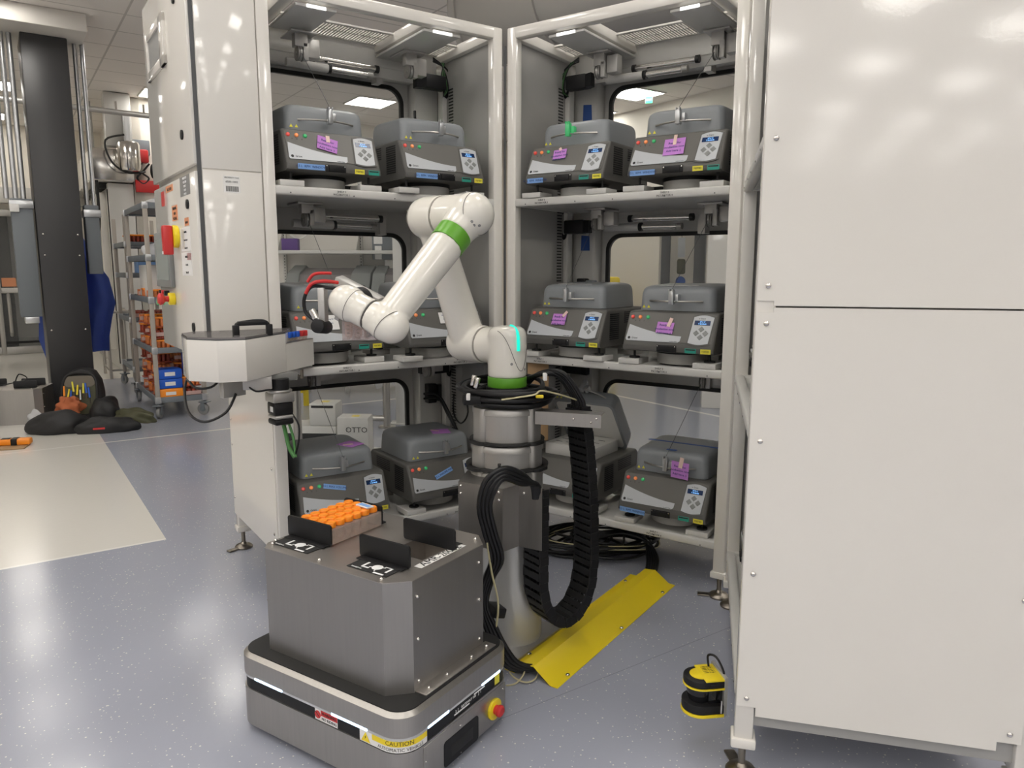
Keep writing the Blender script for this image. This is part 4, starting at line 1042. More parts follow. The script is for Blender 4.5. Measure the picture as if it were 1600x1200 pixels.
# ------------------------------------------------------------------ cable chain
ch = thing('cable_chain', 'black plastic cable chain hanging in a U between the lift column brackets', 'cable chain', (0, 0, 0))
Mh = Vector((.82, .57, 0)).normalized(); Nh = Vector((.57, -.82, 0)).normalized()
base = Vector((.095, 2.800, 0)); r_ = .128; zc = .345
path = []
for z in [.715 - .03 * i for i in range(12)]: path.append(base + UZ * z)
n = 15
for i in range(n + 1):
    a = PI + PI * i / n; path.append(base + Mh * (r_ + r_ * math.cos(a)) + UZ * (zc + .200 * math.sin(a)))
for i in range(1, 22):
    z = zc + .03 * i; path.append(base + Mh * (2 * r_ + .004 - .00012 * i * i) + UZ * z)
W_ = .055; Hh = .021
sd = MB(); cr = MB()
for i in range(len(path) - 1):
    p, q = path[i], path[i + 1]; d = (q - p).normalized(); nn = d.cross(Nh).normalized(); F_ = frame((p + q) / 2, tuple(d), tuple(Nh), tuple(nn)); l = (q - p).length
    for s_ in (-1, 1):
        o_ = .003 * (i % 2)
        sd.box(-l * .56, l * .56, s_ * (W_ - .004) - .004 + o_ * s_, s_ * (W_ - .004) + .004 + o_ * s_, -Hh, Hh, .0015, F_, 1)
    cr.box(-l * .36, l * .36, -W_ + .006, W_ - .006, Hh - .005, Hh, .001, F_, 1); cr.box(-l * .36, l * .36, -W_ + .006, W_ - .006, -Hh, -Hh + .005, .001, F_, 1)
sd.build('side_links', 'black', ch, kind='stuff'); cr.build('crossbars', 'black', ch, kind='stuff')
for j, (off, m, rr_) in enumerate(((-.03, 'cable', .008), (-.008, 'cable', .009), (.014, 'cable', .008), (.034, 'yellow_c', .0035))):
    MB().tube([p + Nh * off for p in path[2::3]] + [path[-1] + Nh * off], rr_, 8).build('cable', m, ch)
# connector comb on the upper bracket and the loop of cables running to the robot foot
b = MB(); e_ = path[-1]
b.box(-.05, .05, -.028, .028, 0, .014, .002, frame(e_ + UZ * .015, tuple(Nh), tuple(Mh), (0, 0, 1)))
for i in range(6): b.box(-.045 + .018 * i - .005, -.045 + .018 * i + .005, -.02, .02, .012, .028, .001, frame(e_ + UZ * .015, tuple(Nh), tuple(Mh), (0, 0, 1)))
b.build('strain_relief', 'black', ch)

# ------------------------------------------------------------------ loose cables round the robot foot
cc = thing('cable_bundle', 'thick black cables coiled round the foot of the robot arm', 'cables', (PX, PY, 1.02))
def loop(r0, zz, ph0, sy=1.0, rr_=.011, tilt=.0, n=20, dx=0, dy=0):
    return MB().tube([((r0 + .008 * math.sin(3 * a + ph0)) * math.cos(a) + dx, (r0 * sy + .006 * math.cos(2 * a)) * math.sin(a) + dy, zz - 1.02 + tilt * math.cos(a + ph0) + .006 * math.sin(2 * a + ph0)) for a in [2 * PI * i / n for i in range(n)]], rr_, 10, closed=True)
for i, (r0, zz, p0, ti, dx) in enumerate(((.165, 1.032, 0, .006, .01), (.178, 1.050, 1.1, .010, .01), (.160, 1.068, 2.0, .014, -.02), (.182, 1.078, 3.0, .012, .01), (.135, 1.055, 4.0, .008, 0), (.170, 1.094, 5.0, .014, -.02), (.118, 1.040, .6, .004, .01))):
    loop(r0, zz, p0, .92, .0115 if i < 4 else .010, ti, dx=dx).build('cable', 'cable', cc)
e0 = e_ - cc.location + Vector((0, 0, 1.02 - 1.02))
for i in range(5):
    o_ = Nh * (-.035 + .017 * i)
    MB().tube([e0 + o_ + UZ * .03, e0 + o_ * .9 + UZ * .075 - Mh * .01, Vector((.21, -.06, .115 + .004 * i)) + o_ * .5, Vector((.13, -.03 + .01 * i, .118)), Vector((.06, .05, .085 - .008 * i)), Vector((-.04, .13, .06)), Vector((-.13, .06, .04))], .0098 if i % 2 else .0085, 9).build('cable', 'cable', cc)
MB().tube([e0 + UZ * .03 + Nh * .03, e0 + UZ * .06, Vector((.14, -.17, .075)), Vector((.10, -.175, .06)), Vector((-.02, -.165, .04))], .0035, 6).build('cable', 'yellow_c', cc)
for x, y, z in ((-.135, -.10, .105), (-.12, -.13, .10)): MB().cyl((x, y, z - .02), (x + .01, y, z + .02), .010, seg=10, bev=.002).build('connector', 'chrome', cc)
MB().box(-.19, -.12, -.12, -.07, .015, .05, .006, rotm(rz=10)).build('connector', 'black', cc); MB().box(-.155, -.14, -.155, -.13, .035, .06, .003).build('cable_marker', 'paper', cc)
MB().box(.135, .15, -.09, -.06, .10, .128, .003, rotm(rz=5)).build('cable_marker', 'paper', cc); MB().box(.11, .14, -.16, -.14, .045, .056, .003).build('cable_marker', 'yellow', cc)
# cable hoop in front of the bracket, running down to the floor ramp
def W2(x, y, z): return Vector((x, y, z))
hoop = thing('cable_bundle', 'black cables looping over the steel bracket and down to the yellow ramp', 'cables', (0, 0, 0))
for i in range(4):
    o = .013 * i
    MB().tube([W2(.085 + .008 * i, 2.705, .70), W2(.075 + .006 * i, 2.69, .76), W2(.035, 2.64, .815 - o), W2(-.03, 2.60, .845 - o), W2(-.095 + o * .8, 2.59, .80 - o), W2(-.118 + o, 2.60, .70), W2(-.100 + o, 2.62, .60), W2(-.075 + o, 2.64, .49), W2(-.100 + o * .7, 2.66, .40), W2(-.118 + o * .6, 2.66, .30), W2(-.095 + o, 2.66, .20), W2(-.055 + o, 2.66, .10 + .006 * i), W2(-.01 + o, 2.66, .045 + .006 * i), W2(.06 + o, 2.675, .026 + .005 * i), W2(.15 + o, 2.75, .022)], .0098, 9).build('cable', 'cable', hoop)
MB().tube([W2(-.09, 2.62, .56), W2(-.075, 2.64, .44), W2(-.05, 2.65, .30), W2(-.07, 2.66, .14)], .004, 6).build('cable', 'yellow_c', hoop)
MB().cyl(W2(-.045, 2.60, .83), W2(-.045, 2.60, .862), .006, seg=8).build('cable_tie', 'black', hoop)
MB().box(-.02, .03, -.04, .04, -.02, .02, .006, Matrix.Translation(W2(-.065, 2.70, .26)) @ rotm(rz=30, ry=15)).build('clip', 'black', hoop)
tag(MB().tube([W2(-.02, 2.60, .006), W2(.02, 2.62, .006), W2(.05, 2.66, .03), W2(.03, 2.70, .05), W2(-.01, 2.69, .045), W2(.0, 2.65, .02), W2(.05, 2.62, .008), W2(.09, 2.64, .01), W2(.11, 2.70, .02)], .0032, 6).build('thin_cable', 'yellow_c'), 'thin pale cable curled at the near end of the yellow ramp', 'cable')
# heap of cable on the floor behind the chain
hp = thing('cable_heap', 'heap of black cable coils on the floor under the right rack', 'cables', (.42, 3.98, 0))
rnd = random.Random(3)
for i in range(15):
    r0 = .13 + .10 * rnd.random(); z0 = .012 + .0055 * i; ox, oy = rnd.uniform(-.14, .16), rnd.uniform(-.05, .08); p0 = rnd.random() * 6
    MB().tube([((r0 + .02 * math.sin(3 * a + p0)) * 1.5 * math.cos(a) + ox, (r0 * 1.0) * math.sin(a) + oy, z0 + .012 * (1 + math.sin(2 * a + p0))) for a in [2 * PI * k_ / 18 for k_ in range(18)]], .0030 if i in (9, 13) else rnd.choice((.0055, .0065, .008)), 7, closed=True).build('cable', 'yellow_c' if i in (9, 13) else 'cable', hp)
for i in range(5):
    MB().tube([(.0, .0, .06 + .01 * i), (.18, -.05 + .01 * i, .12), (.30, -.13 + .012 * i, .11), (.345 - .012 * i, -.22, .06), (.325 - .012 * i, -.32, .03), (.28 - .01 * i, -.42, .025)], .009, 8).build('cable', 'cable', hp)
tag(MB().box(.085, .20, 4.02, 4.05, .62, 1.06, .004).build('brown_panel', 'wood'), 'brown board standing behind the gap right of the robot turret', 'board')

# ------------------------------------------------------------------ yellow cable ramp
q0 = Vector((.075, 2.655, 0)); q1 = Vector((.715, 3.585, 0)); dq = (q1 - q0).normalized(); LQ = (q1 - q0).length; sx = Vector((dq.y, -dq.x, 0))
t = thing('cable_ramp', 'bright yellow metal cable cover on the floor beside the robot', 'cable cover', q0, 0)
t.matrix_world = frame(q0, tuple(sx), tuple(dq), (0, 0, 1))
pr = [(-.125, .002), (-.080, .002), (-.045, .050), (.010, .056), (.085, .004), (.118, .002)]
g = bmesh.new(); a = [g.verts.new((x, 0, z)) for x, z in pr]; c = [g.verts.new((x, LQ, z)) for x, z in pr]
for i in range(len(pr) - 1): g.faces.new((a[i], a[i + 1], c[i + 1], c[i]))
bmesh.ops.recalc_face_normals(g, faces=g.faces[:]); bmesh.ops.solidify(g, geom=g.faces[:], thickness=-.003)
MB().add(g).build('cover', 'yellow', t)
for x, y in ((-.105, .15), (-.105, LQ - .1), (.103, .10), (.103, LQ / 2), (.103, LQ - .12)):
    part('bolt', 'rp', lambda b: b.lathe([(.009, .002), (.009, .006), (.005, .009)], 12), 'chrome', t, Matrix.Translation((x, y, .001)))
# ------------------------------------------------------------------ automated vehicle
AC = Vector((-.46724, 2.39376, 0)); AR = R(-33.1)
agv = thing('automated_vehicle', 'low brushed steel automated vehicle carrying a steel box, in the foreground', 'vehicle', AC, AR)
HX, HY, CRN = .3775, .285, .078
def shell(b, z0, z1, g=0, ch=0):
    rings = [ring3(-HX + g, HX - g, -HY + g, HY - g, CRN - g * .5, z0, 10), ring3(-HX + g, HX - g, -HY + g, HY - g, CRN - g * .5, z1 - ch, 10)]
    if ch: rings.append(ring3(-HX + g + .013, HX - g - .013, -HY + g + .013, HY - g - .013, CRN - .013, z1, 10))
    b.loft(rings)
b = MB(); shell(b, .028, .158); b.build('lower_body', 'steel', agv)
b = MB(); shell(b, .158, .200, .004); b.build('sensor_band', 'black', agv)
b = MB(); shell(b, .206, .281, 0, .012); b.build('upper_body', 'steel', agv)
b = MB(); b.loft([ring3(-HX + .014, HX - .014, -HY + .014, HY - .014, CRN - .014, z, 10) for z in (.270, .284)]); b.build('top_deck', 'rubber', agv)
b = MB(); shell(b, .197, .207, .0015); b.build('light_guide', 'led_soft', agv)
for x0, x1 in ((-.275, -.140), (.085, .235)):
    for s_ in (-1,): MB().box(x0, x1, -HY - .0012, -HY + .002, .198, .207, .002).build('running_light', 'led', agv)
for y0, y1 in ((-.175, -.075), (.10, .205)): MB().box(HX - .002, HX + .0012, y0, y1, .198, .207, .002).build('running_light', 'led', agv)
MB().box(-HX + .06, HX - .06, -HY + .05, HY - .05, .0, .03).build('undercarriage', 'black', agv)
k = MB(); k.box(HX - .001, HX + .0015, -.20, .235, .035, .15, .001); k.build('end_panel', 'steel', agv)
w = MB().prism(rr(-.105, .075, .026, .112, .012), 0, .002, frame((HX + .0012, .0, 0), (0, 1, 0), (0, 0, 1), (1, 0, 0))).build('scanner_window', 'black', agv)
MB().box(HX - .0005, HX + .004, -.07, .045, .045, .085, .002).build('scanner_slot', 'rubber', w)
es = MB().cyl((HX, .165, .085), (HX + .010, .165, .085), .036, seg=30, bev=.002).build('emergency_stop', 'yellow', agv)
MB().lathe([(.016, 0), (.016, .010), (.020, .014), (.020, .022), (.014, .027)], 22, frame((HX + .009, .165, .085), (0, 1, 0), (0, 0, 1), (1, 0, 0))).build('stop_button', 'red', es)
k = MB()
for y, z in ((-.19, .10), (-.02, .125), (-.02, .032), (.22, .045), (.22, .13)): k.sph((HX + .001, y, z), .0035, u=8, v=6)
k.build('screw', 'chrome', agv)
FA = frame((0, -HY + .0035, 0), (1, 0, 0), (0, 0, 1), (0, -1, 0))      # long side
FB = frame((HX - .0035, 0, 0), (0, 1, 0), (0, 0, 1), (1, 0, 0))        # short side
s1 = MB().box(.010, .108, .160, .196, 0, .001, 0, FA).build('warning_sticker', 'paper', agv)
MB().box(.036, .108, .178, .196, .001, .0016, 0, FA).build('red_field', 'red', s1)
text('lettering', 'WARNING', .0125, 'blackink', s1, FA @ Matrix.Translation((.072, .187, .002))); text('lettering', 'NO RIDING', .0125, 'blackink', s1, FA @ Matrix.Translation((.072, .169, .0014)))
MB().lathe([(.010, .001), (.013, .001), (.013, .0016), (.010, .0016)], 24, FA @ Matrix.Translation((.022, .178, 0))).build('prohibition_ring', 'red', s1)
MB().box(-.0015, .0015, -.012, .012, .001, .0017, 0, FA @ Matrix.Translation((.022, .178, 0)) @ rotm(rz=45)).build('prohibition_bar', 'blackink', s1)
# caution sticker bent round the front corner
def corner_pt(s_, z, off=.0015):
    """s_ runs along the outline: negative on the long side, positive on the short side; 0 at the corner's middle"""
    rad = CRN - .002; cx, cy = HX - CRN, -HY + CRN; q = rad * PI / 2
    R_ = rad - .002 + off
    if s_ < -q / 2: return (cx + (s_ + q / 2), cy - R_, z)
    if s_ > q / 2: return (cx + R_, cy + (s_ - q / 2), z)
    a = -PI / 2 + (s_ + q / 2) / rad; return (cx + R_ * math.cos(a), cy + R_ * math.sin(a), z)
def wrap(b, s0, s1, z0, z1, off):
    t = bmesh.new(); n = 16; A = [t.verts.new(corner_pt(s0 + (s1 - s0) * i / n, z0, off)) for i in range(n + 1)]; B = [t.verts.new(corner_pt(s0 + (s1 - s0) * i / n, z1, off)) for i in range(n + 1)]
    for i in range(n): t.faces.new((A[i], A[i + 1], B[i + 1], B[i]))
    bmesh.ops.recalc_face_normals(t, faces=t.faces[:]); b.add(t)
def wraptext(s, size, s_mid, z, off, name, m, parent):
    cu = bpy.data.curves.new('t', 'FONT'); cu.body = s; cu.size = size; cu.align_x = 'CENTER'; cu.align_y = 'CENTER'; cu.resolution_u = 2
    o = bpy.data.objects.new('t', cu); C.objects.link(o); me = bpy.data.meshes.new_from_object(o.evaluated_get(bpy.context.evaluated_depsgraph_get()))
    bpy.data.objects.remove(o); bm = bmesh.new(); bm.from_mesh(me)
    bmesh.ops.subdivide_edges(bm, edges=[e for e in bm.edges if e.calc_length() > .004], cuts=1)
    for v in bm.verts: v.co = corner_pt(s_mid + v.co.x, z + v.co.y, off)
    bm.to_mesh(me); bm.free(); me.materials.clear(); me.materials.append(M[m]); me.name = name
    q = bpy.data.objects.new(name, me); C.objects.link(q); q.parent = parent; return q
b = MB(); wrap(b, -.155, .085, .161, .198, .004); s2 = b.build('caution_sticker', 'paper', agv)
b = MB(); wrap(b, -.105, .084, .180, .1975, .0045); b.build('yellow_field', 'yellow', s2)
wraptext('CAUTION', .019, -.010, .189, .0052, 'lettering', 'blackink', s2); wraptext('AUTOMATIC VEHICLE', .0150, -.008, .170, .0052, 'lettering', 'blackink', s2)
b = MB(); FC = frame(corner_pt(-.130, .179, .005), (1, 0, 0), (0, 0, 1), (0, -1, 0)); b.prism([(-.018, -.014), (.018, -.014), (0, .016)], 0, .0006, FC); b.build('warning_triangle', 'yellow', s2)
b = MB(); b.prism([(-.004, -.006), (.003, 0), (.0, 0), (.004, .008), (-.003, .001), (.0, .001)], .0007, .0012, FC); b.build('symbol', 'blackink', s2)
text('lettering', '2  [    GATEWAY 100    ]  1', .012, 'whiteink', agv, FB @ Matrix.Translation((.03, .180, .0005)))
MB().box(-.045, .035, .168, .173, 0, .0006, 0, FB).build('print', 'whiteink', agv); MB().box(.06, .12, .186, .191, 0, .0006, 0, FB).build('print', 'whiteink', agv)
MB().box(.178, .205, .162, .196, 0, .001, 0, FB).build('small_sticker', 'yellow_l', agv)
# payload box
def payload(name, label, loc, rz, top=True):
    t = thing(name, label, 'steel box', loc, rz)
    x0, x1, y0, y1, ch = -.300, .312, -.222, .262, .062
    pl = [(x0 + .03, y0), (x1 - ch, y0), (x1, y0 + ch), (x1, y1 - ch), (x1 - ch, y1), (x0 + ch, y1), (x0, y1 - ch), (x0, y0 + .035)]
    b = MB(); b.prism(pl, 0, .352); b.build('casing', 'steel_d', t)
    hole = (.095, .235, -.02, .160)
    # top sheet with a rectangular pocket
    g = bmesh.new(); ov = [g.verts.new((x, y, 0)) for x, y in pl]; iv = [g.verts.new((x, y, 0)) for x, y in ((hole[0], hole[2]), (hole[1], hole[2]), (hole[1], hole[3]), (hole[0], hole[3]))]
    ed = [g.edges.new((ov[i], ov[(i + 1) % 8])) for i in range(8)] + [g.edges.new((iv[i], iv[(i + 1) % 4])) for i in range(4)]
    bmesh.ops.triangle_fill(g, use_beauty=True, use_dissolve=False, edges=ed); bmesh.ops.recalc_face_normals(g, faces=g.faces[:])
    return t, g, pl, hole
def payload_full(name, label, loc, rz, stickers=True):
    t, g, pl, hole = payload(name, label, loc, rz)
    # rebuild the casing as an open shell with a pocket so that the pocket is real
    for c in list(t.children): bpy.data.objects.remove(c)
    b = MB(); tt = bmesh.new(); lo = [tt.verts.new((x, y, 0)) for x, y in pl]; hi = [tt.verts.new((x, y, .353)) for x, y in pl]
    for i in range(8): tt.faces.new((lo[i], lo[(i + 1) % 8], hi[(i + 1) % 8], hi[i]))
    bmesh.ops.recalc_face_normals(tt, faces=tt.faces[:]); b.add(tt); b.build('casing', 'steel_d', t)
    bmesh.ops.solidify(g, geom=g.faces[:], thickness=.0025)
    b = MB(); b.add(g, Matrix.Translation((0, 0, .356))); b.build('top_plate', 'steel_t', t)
    p = MB(); z0 = .27
    p.box(hole[0] - .001, hole[1] + .001, hole[2] - .001, hole[3] + .001, z0 - .002, z0)
    for a in ((hole[0] - .002, hole[0], hole[2], hole[3]), (hole[1], hole[1] + .002, hole[2], hole[3]), (hole[0], hole[1], hole[2] - .002, hole[2]), (hole[0], hole[1], hole[3], hole[3] + .002)): p.box(*a, z0, .354)
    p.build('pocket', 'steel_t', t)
    for a in ((-.297, -.088, -.098, -.090), (.042, .252, -.098, -.090), (.055, .275, .098, .106), (-.28, -.095, .152, .160)):
        b = MB(); F_ = frame((0, a[2], 0), (1, 0, 0), (0, 0, 1), (0, -1, 0)); b.prism(rr(a[0], a[1], .357, .430, .010), -.004, .004, F_, .0015)
        s_ = 1 if a[2] > 0 else -1
        b.box(a[0] + .01, a[1] - .01, min(a[2], a[2] + s_ * .03), max(a[2], a[2] + s_ * .03), .357, .361, .001)
        b.build('guide_plate', 'black', t)
    if stickers:
        for x0, x1 in ((-.285, -.108), (.068, .232)):
            s_ = MB().box(x0, x1, -.185, -.104, .357, .3582).build('target_sticker', 'blackink', t)
            cx = (x0 + x1) / 2 + .01
            k = MB()
            for q in (-1, 1):
                k.box(cx + q * .048 - .004, cx + q * .048 + .004, -.162, -.128, .3583, .3588); k.box(cx + q * .035 - .015, cx + q * .035 + .015, -.166 if q < 0 else -.132, -.159 if q < 0 else -.125, .3583, .3588)
            k.lathe([(.013, 0), (.018, 0), (.018, .0005), (.013, .0005)], 24, Matrix.Translation((cx, -.145, .3583)))
            for q in range(4): k.box(-.0018, .0018, .012, .028, .3583, .3588, 0, Matrix.Translation((cx, -.145, 0)) @ rotm(rz=20 + 90 * q))
            k.box(cx + .015, cx + .055, -.184, -.176, .3583, .3588)
            k.build('symbol', 'whiteink', s_)
            text('lettering', 'TARGET A1', .0085, 'whiteink', s_, Matrix.Translation((x0 + .035, -.178, .3586)))
        for x0, x1, y0, y1 in ((.07, .305, .112, .165), (-.27, -.07, .135, .19)): MB().box(x0, x1 - .05, y0, y1, .357, .358).build('target_sticker', 'blackink', t)
        l_ = MB().box(.246, .276, -.075, .155, .357, .3578).build('name_label', 'paper', t)
        text('lettering', 'AMR-20002', .040, 'blackink', l_, frame((.261, .04, .3581), (0, 1, 0), (-1, 0, 0), (0, 0, 1)))
    k = MB()
    for x, y in ((-.285, -.165), (-.03, -.205), (.235, -.208), (.27, .215), (-.02, .235), (-.27, -.19)): k.sph((x, y, .360), .0065, u=10, v=8)
    for y, z in ((-.14, .30), (-.14, .165), (-.14, .03), (.175, .30), (.175, .17), (.175, .03)): k.sph((.313, y, z), .006, u=10, v=8)
    k.build('screw', 'chrome', t)
    MB().box(.245, .25, -.226, -.220, .0, .353).build('corner_seam', 'seam', t) if False else None
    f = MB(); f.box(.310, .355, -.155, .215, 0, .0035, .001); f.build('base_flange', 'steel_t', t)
    k = MB()
    for y in (-.12, -.03, .10, .185): k.sph((.336, y, .005), .006, u=10, v=8)
    k.build('flange_screw', 'chrome', t)
    return t
pb = payload_full('payload_box', 'brushed steel box with black guide plates on top of the automated vehicle', AC + Vector((0, 0, .284)), AR)
pb2 = payload_full('payload_box', 'steel box with black plates standing on the floor at the far left', Vector((-5.12, 7.56, 0)), R(16), False)
MB().tube([(-.2, -.25, .36), (-.12, -.28, .30), (-.05, -.30, .15), (-.10, -.32, .03), (-.25, -.30, .01)], .007).build('cable', 'cable', pb2)
MB().tube([(0, .05, .36), (.05, .05, .48), (.1, .1, .42), (-.1, -.05, .38)], .006).build('cable', 'cable', pb2)
# rack of orange-capped tubes on the box
PM = pb.matrix_basis if False else (Matrix.Translation(AC + Vector((0, 0, .284))) @ Matrix.Rotation(AR, 4, 'Z'))
tr = thing('tube_rack', 'clear tube rack between black guide plates on the steel box', 'rack', PM @ Vector((-.178, .028, .3583)), AR)
k = MB()
k.box(-.078, .078, -.118, .118, 0, .004); k.box(-.080, .080, -.120, .120, .046, .050)
for s_ in (-1, 1): k.box(s_ * .080 - .002, s_ * .080 + .002, -.120, .120, 0, .050); k.box(-.080, .080, s_ * .120 - .002, s_ * .120 + .002, 0, .050)
k.build('frame', 'tube', tr)
cols = [(-.0585 + .039 * i, -.0985 + .0394 * j) for j in range(6) for i in range(4)]
t0 = None
for i, (x, y) in enumerate(cols):
    P_ = PM @ Vector((-.178 + x, .028 + y, .3583 + .005))
    tb = bpy.data.objects.new('sample_tube', None); C.objects.link(tb); tb.location = P_; tb['label'] = 'clear sample tube with orange screw cap in the rack on the steel box'; tb['category'] = 'tube'; tb['group'] = 'orange-capped sample tubes'
    part('tube_body', 0, lambda b: b.lathe([(.004, .0), (.0125, .014), (.0135, .050)], 18), 'tube', tb)
    part('cap', 0, lambda b: (b.lathe([(.0168, .048), (.0172, .050), (.0172, .064), (.0158, .066), (.0150, .0645), (.0, .064)], 26), [b.box(-.0006, .0006, .0166, .0180, .050, .063, 0, rotm(rz=a)) for a in range(0, 360, 20)]), 'orange', tb)
sm = MB().box(.02, .085, -.035, -.005, .0, .004, 0, rotm(rz=-8)).build('marker_strip', 'paper', None); sm.location = PM @ Vector((-.19, .15, .425)); sm.rotation_euler.z = AR
MB().box(.025, .080, -.030, -.012, .004, .005, 0, rotm(rz=-8)).build('print', 'blue_l', sm); tag(sm, 'small white and blue strip at the back corner of the orange-capped rack', 'label strip')
sm.location = PM @ Vector((-.19, .14, .4305))

# ------------------------------------------------------------------ control cabinet on the left rack
DC = CL + UL * 1.525
cbn = bpy.data.objects.new('control_cabinet', None); C.objects.link(cbn); CF = frame(DC, tuple(-UL), tuple(NL), (0, 0, 1)); cbn.matrix_world = CF
cbn['label'] = 'tall white control cabinet with touch screen and red switch beside the left rack'; cbn['category'] = 'cabinet'
MB().box(.012, .262, .0, .98, 1.155, 2.845, .003).build('body', 'white', cbn)
for z0, z1 in ((1.16, 1.962), (1.968, 2.84)): MB().box(.014, .258, -.006, .002, z0, z1, .0015).build('front_panel', 'white', cbn)
DFR = frame((0, 0, 0), (0, -1, 0), (0, 0, 1), (-1, 0, 0))      # door plane: x = -depth, y = up, z = outwards
def dbox(b, d0, d1, z0, z1, h0, h1, bev=0): b.box(-d1, -d0, z0, z1, h0, h1, bev, DFR)
for z0, z1, nm in ((1.16, 1.955, 'lower'), (1.985, 2.842, 'upper')):
    b = MB(); dbox(b, .006, .975, z0, z1, -.006, .016, .003); d = b.build('door', 'white', cbn)
    for dd, zz in (((.19, z0 + .13), (.165, z1 - .125)) if nm == 'lower' else ((.19, z0 + .14), (.2, z1 - .16))):
        MB().cyl(DFR @ Vector((-dd, zz, .015)), DFR @ Vector((-dd, zz, .024)), .021, seg=20, bev=.002).build('lock', 'black', d)
MB().box(-.004, .012, .0, .012, 1.16, 2.84).build('door_seal', 'grey_d', cbn)
b = MB()
for a in ((.42, .52, 2.47, 2.69), (.82, .87, 2.47, 2.69), (.42, .87, 2.47, 2.51), (.42, .87, 2.65, 2.69)): dbox(b, *a, .014, .030, .003)
wf = b.build('viewing_window', 'white', cbn); b = MB(); dbox(b, .50, .83, 2.50, 2.66, .016, .022); b.build('window_pane', 'grey', wf)
b = MB(); dbox(b, .56, .96, 1.46, 1.735, .015, .035, .006); hm = b.build('touch_screen', 'bezel', cbn); b = MB(); dbox(b, .60, .92, 1.495, 1.70, .034, .036); b.build('display', 'screen', hm)
msw = MB().cyl(DFR @ Vector((-.43, 1.70, .016)), DFR @ Vector((-.43, 1.70, .040)), .052, seg=30, bev=.004).build('main_switch', 'yellow', cbn)
MB().box(-.45, -.41, 1.615, 1.75, .040, .085, .008, DFR).build('lever', 'red', msw); MB().box(-.442, -.418, 1.618, 1.632, .085, .087, 0, DFR).build('print', 'paper', msw)
es = MB().cyl(DFR @ Vector((-.60, 1.405, .016)), DFR @ Vector((-.60, 1.405, .045)), .030, seg=26, bev=.003).build('emergency_stop', 'yellow', cbn)
MB().lathe([(.014, .04), (.014, .060), (.028, .072), (.030, .084), (.022, .094), (.0, .097)], 26, DFR @ Matrix.Translation((-.60, 1.405, 0))).build('stop_button', 'red', es)
for i, m in enumerate(('black', 'red', 'black')): MB().cyl(DFR @ Vector((-.88 + .07 * i, 1.43, .016)), DFR @ Vector((-.88 + .07 * i, 1.43, .04)), .013, seg=14).build('push_button', m, cbn)
MB().cyl(DFR @ Vector((-.90, 1.38, .016)), DFR @ Vector((-.90, 1.38, .05)), .016, seg=14).build('push_button', 'green_l', cbn)
def dlabel(d0, d1, z0, z1, m, tx=(), size=.02, ink='blackink', name='warning_label'):
    b = MB(); dbox(b, d0, d1, z0, z1, .016, .0168); l = b.build(name, m, cbn)
    for i, s_ in enumerate(tx): text('lettering', s_, size, ink, l, DFR @ Matrix.Translation((-(d0 + d1) / 2, z1 - (i + .6) * (z1 - z0) / max(1, len(tx)), .0172)))
dlabel(.105, .31, 1.870, 1.958 - .004, 'grey', ('PANEL DATA', 'VOLTS 208', 'PHASE 3', 'HZ 60', 'AMPS 30'), .014, 'whiteink')
dlabel(.47, .65, 1.915, 1.945, 'orange_l2', ('ARC FLASH',), .02); dlabel(.40, .53, 1.775, 1.845, 'orange_l2', ('WARNING', 'HIGH', 'VOLTAGE'), .018)
dlabel(.17, .26, 1.74, 1.775, 'orange_l2', ('DANGER',), .014); dlabel(.155, .36, 1.63, 1.735, 'paper', ('WARNING', 'Electrical shock', 'hazard inside'), .012)
dlabel(.28, .35, 1.64, 1.725, 'yellow', (), .01); dlabel(.155, .37, 1.52, 1.625, 'paper', ('DANGER', 'Arc flash', 'Wear PPE'), .014); dlabel(.16, .25, 1.59, 1.62, 'red', (), .01)
dlabel(.70, .78, 1.86, 1.93, 'red', (), .01)
l = MB().box(.095, .165, -.0068, -.006, 1.873, 1.943).build('asset_label', 'paper', cbn)
text('lettering', 'PROPERTY TAG', .0085, 'blackink', l, frame((.130, -.0072, 1.935), (1, 0, 0), (0, 0, 1), (0, -1, 0))); text('lettering', '6500-1002', .012, 'blackink', l, frame((.130, -.0072, 1.918), (1, 0, 0), (0, 0, 1), (0, -1, 0)))
k = MB(); x = .105
for i in range(17): w_ = (.0015, .0025, .001)[i % 3]; k.box(x, x + w_, -.0074, -.0068, 1.878, 1.900); x += w_ + .0014
k.build('barcode', 'blackink', l)

# ------------------------------------------------------------------ tray module in front of the cabinet
tmod = thing('tray_module', 'white faceted tube tray housing with clear lid, left of the robot', 'tray', (-1.1, 3.1, 1.11), 0)
def T(x, y): return (x + 1.1, y - 3.1)
fp = [(282, 3.10), (290, 2.93), (337, 2.885), (382, 2.92), (445, 3.22)]
outl = [((px - 800) / 1166.6 * yy, yy) for px, yy in fp]
back = [(-1.01, 3.40), (-1.22, 3.265), (-1.36, 3.19)]
P_ = [T(*q) for q in outl + back]
MB().prism(P_, .0, .165, None, .0015).build('body', 'white', tmod)
MB().prism([(x * 1.004, y * 1.004) for x, y in P_], .165, .169).build('lid_edge', 'grey_d', tmod)
MB().prism([(x * .99, y * .99) for x, y in P_], .169, .176).build('lid', 'smoke', tmod)
MB().prism([T(*((445 - 800) / 1166.6 * 3.222, 3.222)[0:2]) if False else T(-.9805, 3.222), T(-.925, 3.465), T(-.945, 3.50), T(-1.02, 3.40)], -.0, .120).build('end_box', 'white', tmod)
k = MB(); q = [T(-.9805, 3.222), T(-.925, 3.465), T(-.955, 3.49), T(-1.01, 3.30)]
k.prism(q, .120, .124); k.build('end_box_rim', 'steel', tmod)
